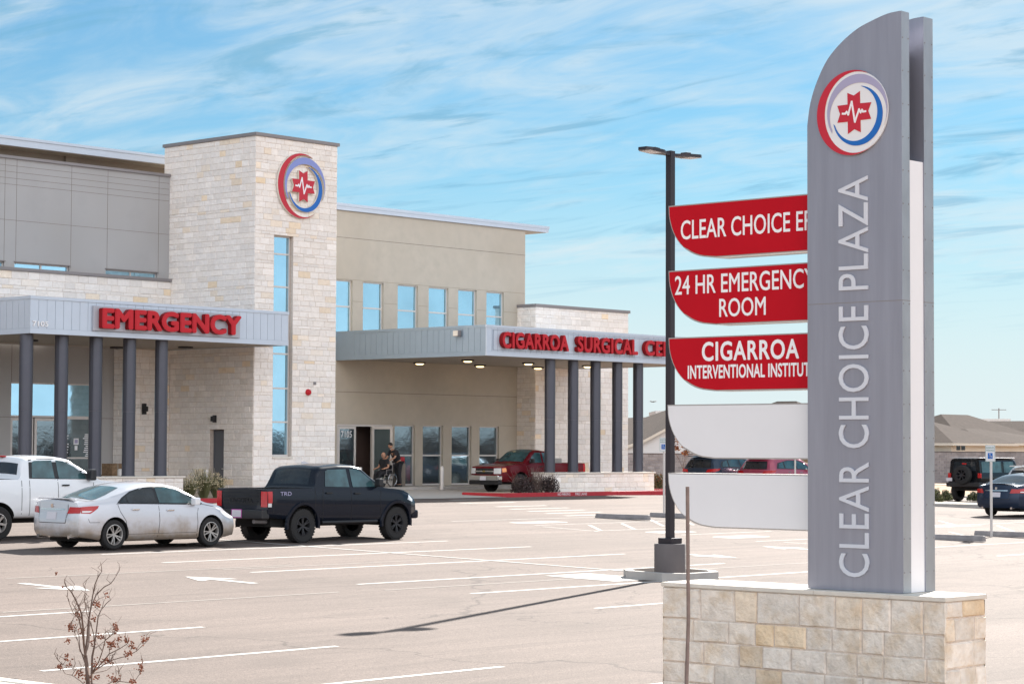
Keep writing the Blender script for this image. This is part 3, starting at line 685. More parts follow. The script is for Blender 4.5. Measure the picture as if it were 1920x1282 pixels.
sconce((52.05, YL - .13, 4.42), 'y', 'black wall light on the pale stone pier behind the emergency columns')
sconce((TX0 - .03, 63.3, 4.06), 'x', 'small black wall light above the grey service door on the tower side')
def bollard(x, y, lbl):
    t = thing('bollard', lbl, 'bollard', (x, y, gz(x, y)), 0, 'steel bollards by the entrances'); z = gz(x, y)
    mb = MB(); mb.lathe([(.085, z), (.085, z + .92), (.08, z + .96), (.05, z + .99), (0, z + 1.0)], (x, y, 0), n=20); mb.build('post', M['alu'], t); mb = MB(); mb.lathe([(.13, z), (.13, z + .03)], (x, y, 0), n=20); mb.build('base_plate', M['coping'], t)
bollard(66.82, 65.0, 'steel bollard between the black pickup and the red pickup, before the surgery windows')
p = on_x(386, 905, 52.2); bollard(52.2, p.y, 'steel bollard in front of the grey service door, behind the pale shrub')
p = on_y(225, 880, 63.5); bollard(p.x, 63.5, 'short steel bollard between the third and fourth emergency columns')
p = on_y(675, 875, 64.2); bollard(p.x, 64.2, 'steel bollard just left of the wheelchair, its top over the black pickup roof')
# cardboard boxes by the pier
for i, (px, y, s, z, l) in enumerate(((216, 64.6, .75, 0, 'large brown box standing on the floor by the stone pier'), (200, 64.9, .6, 0, 'brown box at the left of the stack by the pier'), (211, 64.7, .5, .62, 'smaller brown box on top of the stack by the pier'))):
    p = on_y(px, 880, y); z_ = gz(p.x, y) + .12 + z; t = MB(); t.bbox(p.x - s / 2, p.x + s / 2, y - .3, y + .3, z_, z_ + (.62 if not z else .4), .01); t.box(p.x - .03, p.x + .03, y - .302, y + .302, z_ + .01, z_ + (.622 if not z else .402), 1)
    tag(t.build('cardboard_box', [M['mulch'], M['joint_soft']]), l, 'box', 'cardboard boxes by the pier')

# ------------------------------------------------------------------ logo shapes (unit: radius 1)
def circ(cx, cy, rx, ry, n=72): return [(cx + rx * cos(2 * pi * i / n), cy + ry * sin(2 * pi * i / n)) for i in range(n)]
def crescent(co, ro, ci, ri, a0, a1, n=48):
    # a0 -> a1 around the outer ellipse, back along the inner one; both meet at the tips
    def pt(c, r, a): return (c[0] + r[0] * cos(a), c[1] + r[1] * sin(a))
    o = [pt(co, ro, a0 + (a1 - a0) * i / n) for i in range(n + 1)]
    def ang(p): return math.atan2((p[1] - ci[1]) / ri[1], (p[0] - ci[0]) / ri[0])
    b0, b1 = ang(o[0]), ang(o[-1])
    if a1 > a0:
        while b1 < b0: b1 += 2 * pi
    else:
        while b1 > b0: b1 -= 2 * pi
    i_ = [pt(ci, ri, b1 + (b0 - b1) * k / n) for k in range(1, n)]
    return o, [o[-1]] + i_ + [o[0]]
def cres_mb(mb, args, fn, d0, d1, mi=0, si=0):
    o, i_ = crescent(*args); i_ = i_[::-1]; n = len(o)
    # pair the points of both arcs
    for k in range(n - 1):
        a, b, c, d = o[k], o[k + 1], i_[min(k + 1, len(i_) - 1)], i_[min(k, len(i_) - 1)]
        mb.face([fn(*a, d1), fn(*b, d1), fn(*c, d1), fn(*d, d1)], mi); mb.face([fn(*a, d0), fn(*b, d0), fn(*b, d1), fn(*a, d1)], si); mb.face([fn(*d, d0), fn(*c, d0), fn(*c, d1), fn(*d, d1)], si)
RED = ((0, 0), (1, 1), (.115, 0), (.885, .955), radians(62), radians(306))
LAV = ((.15, .03), (.855, .86), (.175, -.06), (.80, .745), radians(-29), radians(214))
BLU = ((.17, -.09), (.705, .70), (.10, -.03), (.62, .645), radians(-169), radians(83))
def npx(p): return ((p[0] - 335) / 202, -(p[1] + .116 * (p[0] - 335) - 645) / 242)
STAR = [npx(p) for p in ((310, 533), (347, 548), (383, 522), (384, 592), (447, 586), (430, 635), (446, 680), (386, 688), (387, 757), (350, 740), (313, 768), (312, 698), (252, 704), (268, 655), (252, 607), (311, 599))]
ECG = [npx(p) for p in ((283, 652), (299, 652), (307, 641), (316, 657), (336, 583), (354, 698), (378, 627), (387, 645), (395, 630), (401, 640), (415, 638))]
def poly_mb(mb, pts, fn, d0, d1, mi=0, si=None):
    bm = bmesh.new(); V = [bm.verts.new((p[0], p[1], 0)) for p in pts]; f = bm.faces.new(V); bmesh.ops.triangulate(bm, faces=[f]); bm.verts.index_update()
    vs = [v.co[:] for v in bm.verts]; fs = [tuple(v.index for v in f.verts) for f in bm.faces]; bm.free()
    for f in fs: mb.face([fn(vs[i][0], vs[i][1], d1) for i in f], mi)
    n = len(pts)
    for i in range(n): a, b = pts[i], pts[(i + 1) % n]; mb.face([fn(*a, d0), fn(*b, d0), fn(*b, d1), fn(*a, d1)], mi if si is None else si)
def line_mb(mb, pts, fn, d0, d1, w):
    for i in range(len(pts) - 1):
        a, b = Vector(pts[i]), Vector(pts[i + 1]); d = (b - a).normalized(); q = Vector((-d.y, d.x)) * w / 2; a = a - d * w * .4; b = b + d * w * .4
        P = [a - q, b - q, b + q, a + q]
        poly_mb(mb, [(p.x, p.y) for p in P], fn, d0, d1 + i * .0002)
def logo(parent, fn, d0, th, rim, lav):
    for nm, args, mt, k in (('red_crescent', RED, 'logo_red', 1.0), ('lavender_crescent', LAV, lav, .9), ('blue_crescent', BLU, 'logo_blue', .95)):
        mb = MB(); cres_mb(mb, args, fn, d0, d0 + th * k, 0, 1); mb.build(nm, [M[mt], M[rim]], parent, fixn=False)
    mb = MB(); poly_mb(mb, STAR, fn, d0, d0 + th, 0, 1); o = mb.build('red_star_cross', [M['logo_red'], M[rim]], parent, fixn=False)
    mb = MB(); line_mb(mb, ECG, fn, d0 + th, d0 + th + .004, .045); mb.build('heartbeat_line', M['white_vinyl'], o, fixn=False)

# wall signs
t = thing('wall_emblem', 'round red, lavender and blue crescent emblem with a red cross mounted on the stone tower', 'sign', (55.75, TY0 - .03, 12.6))
c0 = on_y(565, 349, TY0 - .1)
sx_ = (on_y(608, 349, TY0 - .1).x - on_y(519, 349, TY0 - .1).x) / 2; sz_ = 1.19
logo(t, lambda u, v, d: (c0.x + u * sx_, TY0 - .03 - d, c0.z + v * sz_), 0, .10, 'cap', 'logo_lav2')
t = thing('emergency_sign', 'raised red EMERGENCY letters on a grey board on the left canopy', 'sign', (47.8, 59.4, 6.8))
mb = MB(); mb.bbox(44.74, 50.97, 59.32, 59.41, 6.79, 7.60, .01); mb.build('backing_board', M['sign_back'], t)
place_text('EMERGENCY', lambda u, v, d: (44.95 + u * 5.92, 59.32 - .2 * d, 6.86 + v * .68), t, [M['letter_face'], M['letter_side']], 0, bold=.045, spacing=.94)
t = thing('surgery_sign', 'raised red CIGARROA SURGICAL CENTER letters on the right canopy', 'sign', (70, 59.4, 6.9))
mb = MB(); mb.box(63.86, 63.885, 59.38, 59.4, 6.84, 7.63); mb.box(63.885, 76.9, 59.385, 59.4, 7.62, 7.63); mb.box(63.885, 76.9, 59.385, 59.4, 6.835, 6.85); mb.build('border_frame', M['metal_seam'], t)
for s, a, b in (('CIGARROA', 64.2, 68.13), ('SURGICAL', 68.66, 72.49), ('CENTER', 72.96, 76.6)):
    place_text(s, lambda u, v, d: (a + u * (b - a), 59.4 - .2 * d, 6.91 + v * .65), t, [M['letter_face'], M['letter_side']], 0, bold=.04, spacing=1.03)
t = thing('address_number', 'small pale 7105 numerals on the left canopy corner', 'sign', (42.7, 59.4, 6.8))
place_text('7105', lambda u, v, d: (42.42 + u * .60, 59.41 - .03 * d, 6.84 + v * .17), t, [M['white_vinyl'], M['alu']], 0, bold=.02, name='numeral')

# ------------------------------------------------------------------ monument sign
XB, XB2, YB0 = 18.5, 19.24, 11.37; YB1 = 14.79; ZC = 1.648; XF = 18.66
mon = thing('monument_sign', 'tall curved grey plaza sign tower with five side panels on a limestone base', 'sign', (18.9, 13, .25))
mb = MB(); mb.box(XB + .02, XB2 - .02, YB0 + .02, YB1 - .02, .1, 1.6, 1)
kw = dict(course=.225, ll=(.22, .52), gap=.013, dep=.02, bigcol=.075, jit=.006)
stones(mb, lambda u, z, d: (XB + .02 - d, u, z), YB0, YB1, .2, 1.602, seedv=51, **kw)
stones(mb, lambda u, z, d: (u, YB0 + .02 - d, z), XB, XB2, .2, 1.602, seedv=52, **kw)
stones(mb, lambda u, z, d: (XB2 - .02 + d, u, z), YB0, YB1, .2, 1.602, seedv=53, **kw)
stones(mb, lambda u, z, d: (u, YB1 - .02 + d, z), XB, XB2, .2, 1.602, seedv=54, **kw)
mb.build('stone_base', [M['stone_near'], M['mortar_near']], mon)
mb = MB(); ys = [YB0 - .004, YB0 + .62, YB0 + 1.5, YB0 + 2.35, YB1 + .004]
for i in range(4): mb.bbox(XB - .004, XB2 + .004, ys[i] + .001, ys[i + 1] - .001, 1.603, ZC, .008)
mb.build('base_cap', M['cap'], mon)
prof = [(1515, 1104), (1513.6, 236), (1519.5, 193), (1532.6, 151), (1552, 111), (1578.5, 79), (1608, 54), (1637, 38), (1664, 26), (1686, 21)]
P = [on_x(a, b, XF) for a, b in prof]; yR = on_x(1692, 600, XF).y
# smooth the curve with extra points
cv = [(P[0].y, ZC + .004), (P[1].y, P[1].z)]
for i in range(1, len(P) - 1):
    p0, p1, p2, p3 = P[max(i - 1, 1)], P[i], P[i + 1], P[min(i + 2, len(P) - 1)]
    for k in range(1, 5):
        s = k / 4; q = .5 * ((2 * p1) + (p2 - p0) * s + (2 * p0 - 5 * p1 + 4 * p2 - p3) * s * s + (3 * p1 - p0 - 3 * p2 + p3) * s ** 3); cv.append((q.y, q.z))
ztop = cv[-1][1]; cv += [(yR, ztop), (yR, ZC + .004)]
def blade(x0, x1, nm, dz=0):
    pts = [(y, z + (dz if z > 2 else 0)) for y, z in cv]
    mb = MB(); mb.prism(pts, 'x', x0, x1, 0)
    o = mb.build(nm, [M['steel'], M['steel_side']], mon, sharp=20)
    for p in o.data.polygons:
        if abs(p.normal.x) < .5: p.material_index = 1
    mb = MB(); zs = on_x(1600, 567, XF).z
    mb.box(x0 - .0015, x1 + .0015, yR - .0015, P[0].y + .001, zs - .004, zs + .004); mb.build('panel_seam', M['coping'], o)
    mb = MB()
    for i in range(17):
        z = 1.85 + i * .325
        for xx in (x0 + .02, x1 - .02): mb.lathe([(.0, -.006), (.006, -.005), (.007, 0)], (xx, yR, z), axis='y', n=8)
    mb.build('rivets', M['coping'], o)
    return o
# thicknesses follow the photo: blade .14, gap with white core, second blade .16
blade(XF, XF + .14, 'front_blade'); blade(XF + .40, XF + .57, 'rear_blade')
zc1 = on_y(1718, 302, yR).z
mb = MB(); mb.box(XF + .142, XF + .398, yR + .012, P[0].y - .02, ZC + .004, zc1); mb.build('core', M['white_panel'], mon)
mb = MB(); mb.box(XF + .2, XF + .34, yR + .25, P[0].y - .25, zc1, 7.0); mb.build('spine', M['column'], mon)
# side panels: outline from the photo at their own plane
XP = XF + .135
pl = [((1253, 388), (1513, 362), (1513, 471), (1330, 480.5), 'CLEAR'), ((1253, 507), (1513, 493), (1513, 601.5), (1370, 605.5), 'HR'), ((1253, 632), (1513, 625), (1513, 730), (1320, 730), 'CIG'), ((1251, 757), (1513, 757), (1513, 861), (1345, 860), ''), ((1252, 886), (1513, 889.5), (1513, 995), (1330, 988.5), '')]
lbls = ['top red panel reading CLEAR CHOICE ER', 'red panel reading 24 HR EMERGENCY ROOM', 'red panel reading CIGARROA INTERVENTIONAL INSTITUTE', 'blank white panel, upper of two', 'blank white panel, lowest']
YI = P[0].y - .25
for i, (a, b, c, d, s) in enumerate(pl):
    A0 = on_x(*a, XP); B0 = on_x(*b, XP); C0 = on_x(*c, XP); zt = (A0.z + B0.z) / 2; zb = C0.z; yo = A0.y; H_ = zt - zb; RX = .56
    pts = [(YI, zt), (yo, zt)] + [(yo - RX + RX * cos(q) , zb + H_ - H_ * .985 * sin(q) ** .9 * 1.0) for q in [radians(k) for k in range(8, 90, 6)]] + [(yo - RX - .06, zb), (YI, zb)]
    mb = MB(); mb.prism(pts, 'x', XP + .004, XP + .25, 0); fr = mb.build('sign_panel', [M['panel_rim']], mon, sharp=25); fr['label'] = lbls[i]
    cy, cz_ = (YI + yo) / 2, (zt + zb) / 2
    ins = []
    for (y_, z_) in pts: ins.append((y_ - .014 if y_ > YI + .01 else y_, z_ + (.013 if z_ < cz_ else -.013) if abs(z_ - cz_) > H_ * .3 else z_))
    mb = MB(); mb.prism(ins, 'x', XP - .002, XP + .01, 0); face = mb.build('panel_face', M['red_panel' if s else 'white_panel'], fr)
    if not s:
        continue
    def tx(txt, x0, x1, yt, yb, bold=.0, sp=1.0):
        # x0..x1, yt..yb : pixel box of the visible word as measured at the left end
        L0 = on_x(x0, yt, XP); L1 = on_x(x0, yb, XP); R0 = on_x(x1, (yt + yb) / 2, XP)
        return place_text(txt, lambda u, v, dd: (XP - .002 - .003 * dd, L0.y + (R0.y - L0.y) * u, L1.z + (L0.z - L1.z) * v), face, [M['white_vinyl'], M['white_vinyl']], 0, bold=bold, each=False, name='lettering', spacing=sp)
    if s == 'CLEAR': tx('CLEAR CHOICE ER', 1277, 1526, 414, 450, .008)
    if s == 'HR': tx('24 HR EMERGENCY', 1266, 1528, 518, 553.5, .008); tx('ROOM', 1349, 1436, 560, 594.5, .008)
    if s == 'CIG': tx('CIGARROA', 1316.5, 1498.5, 641, 677.5, .022, 1.06); tx('INTERVENTIONAL INSTITUTE', 1290, 1528, 685, 710.5, .022)
# blade lettering, reading upwards
q0 = on_x(1602, 1081, XF); q1 = on_x(1600, 332, XF); yb_ = on_x(1630, 700, XF).y; yt_ = on_x(1574, 700, XF).y
place_text('CLEAR CHOICE PLAZA', lambda u, v, d: (XF - .003 - .014 * d, yb_ + (yt_ - yb_) * v, q0.z + (q1.z - q0.z) * u), mon, [M['plaza'], M['plaza']], 0, bold=.0, name='plaza_letter', spacing=1.04)
cc = on_x(1600, 212, XF); ry_ = (on_x(1534, 208, XF).y - on_x(1666, 208, XF).y) / 2; rz_ = (on_x(1600, 132, XF).z - on_x(1600, 291, XF).z) / 2
em = thing('x', 'x', 'x', cc); del em['label'], em['category']; em.name = 'emblem'; em.parent = mon; em.location = cc - mon.location
fnl = lambda u, v, d: (XF - .003 - d, cc.y - u * ry_, cc.z + v * rz_)
mb = MB(); poly_mb(mb, circ(.06, 0, .94, .965), fnl, 0, .02); mb.build('white_disc', M['white_panel'], em, fixn=False)
logo(em, fnl, .0205, .006, 'cap', 'logo_lav')
# planted island the sign stands in, and its kerb
struct('sign_bed', sheet((16.9, 20.2, 8.6, 15.6), .08, 1), M['mulch'])
k = MB()
for a in ((16.75, 16.9, 8.45, 15.75), (20.2, 20.35, 8.45, 15.75)): k.bbox(*a, 0, gz(0, 12) + .14, .02)
for a in ((16.9, 20.2, 8.45, 8.6), (16.9, 20.2, 15.6, 15.75)): k.bbox(*a, 0, gz(0, a[2]) + .14, .02)
struct('bed_kerb', k, M['concrete'])

# ------------------------------------------------------------------ lamp post
LX, LY = 34.35, 27.25; lz = gz(LX, LY)
lp = thing('street_lamp', 'tall dark square light pole with two flat LED heads on a round concrete footing', 'lamp post', (LX, LY, lz))
mb = MB(); mb.lathe([(.305, lz), (.305, lz + .645), (.295, lz + .665), (0, lz + .667)], (LX, LY, 0), n=48); mb.build('footing', M['concrete_dark'], lp)
mb = MB(); mb.bbox(LX - .165, LX + .165, LY - .165, LY + .165, lz + .667, lz + .775, .008); mb.build('base_cover', M['pole'], lp)
mb = MB(); mb.bbox(LX - .066, LX + .066, LY - .066, LY + .066, lz + .77, 8.83, .006); mb.build('pole', M['pole'], lp)
def lamp_head(sg, ln, tilt=0):
    # flat shoebox head along local axis Y
    c = Vector((LX - sg * .07, LY, 8.75)); mb = MB()
    out = [(-.05, 0), (-.05, .10), (-.17, .32), (-.17, .68), (-.10, .80), (.10, .80), (.17, .68), (.17, .32), (.05, .10), (.05, 0)]
    T = Matrix.Translation(c) @ Matrix.Rotation(pi / 2, 4, 'Z') @ Matrix.Rotation(radians(3 * sg), 4, 'X')
    mb.prism([(a, sg * b * ln) for a, b in out], 'z', -.02, .035); mb.bbox(-.07, .07, min(sg * .34 * ln, sg * .5 * ln), max(sg * .34 * ln, sg * .5 * ln), .035, .075, .01); mb.xf(T); o = mb.build('lamp_head', M['pole'], lp)
    mb = MB(); ya, yb = sorted((sg * .38 * ln, sg * .72 * ln)); mb.box(-.13, .13, ya, yb, -.034, -.021); mb.xf(T); mb.build('lens', M['white_panel'], o)
lamp_head(1, 1.0); lamp_head(-1, 1.0)
# kerbed island of the lamp (along X)
def ring(x0, x1, y0, y1, w, zt, cut, mb, skip=()):
    o = [(x0 + cut, y0), (x1 - cut, y0), (x1, y0 + cut), (x1, y1 - cut), (x1 - cut, y1), (x0 + cut, y1), (x0, y1 - cut), (x0, y0 + cut)]
    cw = cut - w * .42; xi0, xi1, yi0, yi1 = x0 + w, x1 - w, y0 + w, y1 - w
    i_ = [(xi0 + cw, yi0), (xi1 - cw, yi0), (xi1, yi0 + cw), (xi1, yi1 - cw), (xi1 - cw, yi1), (xi0 + cw, yi1), (xi0, yi1 - cw), (xi0, yi0 + cw)]
    for k in range(8):
        a, b, c, d = o[k], o[(k + 1) % 8], i_[(k + 1) % 8], i_[k]
        mb.add([(p[0], p[1], gz(*p) + h) for h in (-.05, zt) for p in (a, b, c, d)], [(0, 1, 2, 3), (4, 5, 6, 7), (0, 1, 5, 4), (1, 2, 6, 5), (2, 3, 7, 6), (3, 0, 4, 7)])
    return i_
mb = MB(); ins = ring(33.55, 35.2, 26.45, 28.05, .15, .15, .36, mb); struct('island_kerb', mb, M['concrete'])
mb = MB(); mb.face([(p[0], p[1], gz(*p) + .05) for p in ins]); struct('island_soil', mb, M['mulch'], fixn=False)
mb = MB(); strip(mb, (33.3, 29.0), (33.3, 27.2), 1.3, .006); struct('gutter_apron', mb, M['concrete'])

# ------------------------------------------------------------------ wheel stops
def wheel_stop(cx, cy, lbl, L_=1.95):
    z = gz(cx, cy); mb = MB(); pr = [(-.08, 0), (.08, 0), (.078, .06), (.05, .15), (-.05, .15), (-.078, .06)]
    n = 2; mb.prism(pr, 'y', -L_ / 2 + .03, L_ / 2 - .03)
    for s in (-1, 1):
        q = [(a * .8, b * .9) for a, b in pr]; y0 = s * (L_ / 2 - .03); y1 = s * L_ / 2
        mb.add([(a, y0, b) for a, b in pr] + [(a, y1, b) for a, b in q], [tuple(range(6, 12))] + [(i, (i + 1) % 6, 6 + (i + 1) % 6, 6 + i) for i in range(6)])
    mb.xf(Matrix.Translation((cx, cy, z + .002))); o = tag(mb.build('wheel_stop', M['stop']), lbl, 'wheel stop', 'concrete wheel stops at the accessible bays'); return o
for a, b, l in (((1123, 970), (1213, 976), 'concrete wheel stop alone on the tan asphalt left of the lamp post'), ((1230, 969), (1290, 972), 'concrete wheel stop partly behind the lamp post and the low white panel'), ((1738, 1010), (1848, 1016), 'concrete wheel stop right beside the grey sign tower'), ((1831, 1003), (1930, 1009), 'concrete wheel stop at the right edge behind the accessible parking sign')):
    p, q = on_g(*a), on_g(*b); wheel_stop((p.x + q.x) / 2, (p.y + q.y) / 2, l, max(1.7, min(2.1, (p - q).length)))

# ------------------------------------------------------------------ accessible parking signs
def park_sign(x, y, zt, lbl, words=('RESERVED', 'PARKING'), sub=True):
    z = gz(x, y); t = thing('parking_sign', lbl, 'sign', (x, y, z), 0, 'accessible parking signs')
    mb = MB(); mb.bbox(x - .03, x + .03, y - .025, y + .025, z, zt - .05, .004); mb.build('post', M['alu'], t)
    mb = MB(); fx = x - .035; mb.bbox(fx - .006, fx, y - .155, y + .155, zt - .46, zt, .002); pl_ = mb.build('plate', M['white_panel'], t)
    g_ = M['sign_green']; tb = MB()
    for i, w in enumerate(words):
        vs, fs = text_mesh(w, 0, 0, 2); tb.add([(fx - .008, y + .125 - v[0] * .25, zt - .10 - i * .075 + v[1] * .05) for v in vs], fs)
    for a, b, c, d in ((-.145, .145, -.012, -.006), (-.145, .145, -.454, -.448), (-.145, -.139, -.448, -.012), (.139, .145, -.448, -.012)): tb.box(fx - .008, fx - .006, y + a, y + b, zt + c, zt + d)
    tb.build('green_text', g_, pl_, fixn=False)
    mb = MB(); mb.box(fx - .0085, fx - .006, y - .075, y + .075, zt - .38, zt - .22); bs = mb.build('blue_square', M['logo_blue'], pl_)
    wf = lambda u, v, d: (fx - .009 - d * .002, y - u, zt - .30 + v)
    mb = MB(); ar = [(.034 * cos(q) + .004, .034 * sin(q) - .018) for q in [radians(k) for k in range(100, 400, 20)]]
    line_mb(mb, ar, wf, 0, .001, .010); line_mb(mb, [(-.008, .035), (-.004, -.002), (.026, -.004), (.042, -.042)], wf, 0, .001, .012); poly_mb(mb, circ(-.008, .052, .011, .011, 14), wf, 0, .001); mb.build('wheelchair_symbol', M['white_vinyl'], bs, fixn=False)

p = on_g(1859, 1006); park_sign(p.x, p.y, on_x(1852, 834, p.x).z, 'white accessible parking sign on a steel post in front of the dark blue saloon')
p = on_g(1245, 962); park_sign(p.x, p.y, on_x(1241, 820, p.x).z, 'white accessible parking sign half hidden behind the dark lamp post')
p = on_g(1491, 935); park_sign(p.x, p.y, on_x(1491, 830, p.x).z, 'parking sign post seen in the gap between the white panels, before the pink car')

# ------------------------------------------------------------------ vehicles
def carpaint(name, col, rough=.22, metal=.0, dirt=0.0):
    m = bpy.data.materials.new(name); m.use_nodes = True; N = m.node_tree.nodes; L = m.node_tree.links; b = N['Principled BSDF']
    b.inputs['Roughness'].default_value = rough; b.inputs['Metallic'].default_value = metal; b.inputs['Coat Weight'].default_value = .7 if max(col) > .2 else .2; b.inputs['Specular IOR Level'].default_value = .5 if max(col) > .2 else .2; b.inputs['Coat Roughness'].default_value = .03; b.inputs['Base Color'].default_value = col + (1,)
    if dirt:
        t = N.new('ShaderNodeTexCoord'); s = N.new('ShaderNodeSeparateXYZ'); L.new(t.outputs['Object'], s.inputs[0])
        n = N.new('ShaderNodeTexNoise'); n.inputs['Scale'].default_value = 2.2; n.inputs['Detail'].default_value = 7; n.inputs['Roughness'].default_value = .65; L.new(t.outputs['Object'], n.inputs['Vector'])
        a = N.new('ShaderNodeMath'); a.operation = 'MULTIPLY_ADD'; L.new(n.outputs['Fac'], a.inputs[0]); a.inputs[1].default_value = .9; a.inputs[2].default_value = .02
        d = N.new('ShaderNodeMath'); d.operation = 'SUBTRACT'; L.new(a.outputs[0], d.inputs[0]); L.new(s.outputs['Z'], d.inputs[1])
        r = N.new('ShaderNodeMapRange'); L.new(d.outputs[0], r.inputs['Value']); r.inputs['From Min'].default_value = -.17; r.inputs['From Max'].default_value = .22; r.inputs['To Max'].default_value = dirt
        x = N.new('ShaderNodeMix'); x.data_type = 'RGBA'; L.new(r.outputs[0], x.inputs[0]); x.inputs[6].default_value = col + (1,); x.inputs[7].default_value = (.30, .235, .17, 1); L.new(x.outputs[2], b.inputs['Base Color'])
        y = N.new('ShaderNodeMapRange'); L.new(r.outputs[0], y.inputs['Value']); y.inputs['To Min'].default_value = .9; y.inputs['To Max'].default_value = .15; L.new(y.outputs[0], b.inputs['Coat Weight'])
    return m
M['car_glass'] = mat('tinted car glass', (.018, .022, .026), .04, spec=.5, coat=.1, var=.6, vscale=2.5)
M['car_glass_teal'] = mat('teal car glass', (.035, .085, .095), .03, spec=.6, coat=.3, var=.75, vscale=2.2)
M['tyre'] = mat('tyre rubber', (.016, .015, .015), .85, var=.2, vscale=30)
M['rim_silver'] = mat('alloy rim', (.42, .40, .38), .35, .7)
M['rim_black'] = mat('black rim', (.03, .03, .034), .4, .4)
M['chrome'] = mat('chrome', (.65, .66, .68), .12, 1.0)
M['lamp_red'] = mat('tail lamp', (.42, .006, .008), .2, coat=.15)
M['lamp_clear'] = mat('clear lamp', (.62, .62, .62), .12, coat=.8)
M['lamp_amber'] = mat('amber lamp', (.8, .25, .03), .2, coat=.8)
M['plate'] = mat('number plate', (.60, .58, .62), .5)
M['plate_rim'] = mat('plate frame', (.42, .06, .30), .5)
M['under'] = mat('underbody', (.014, .013, .013), .9)

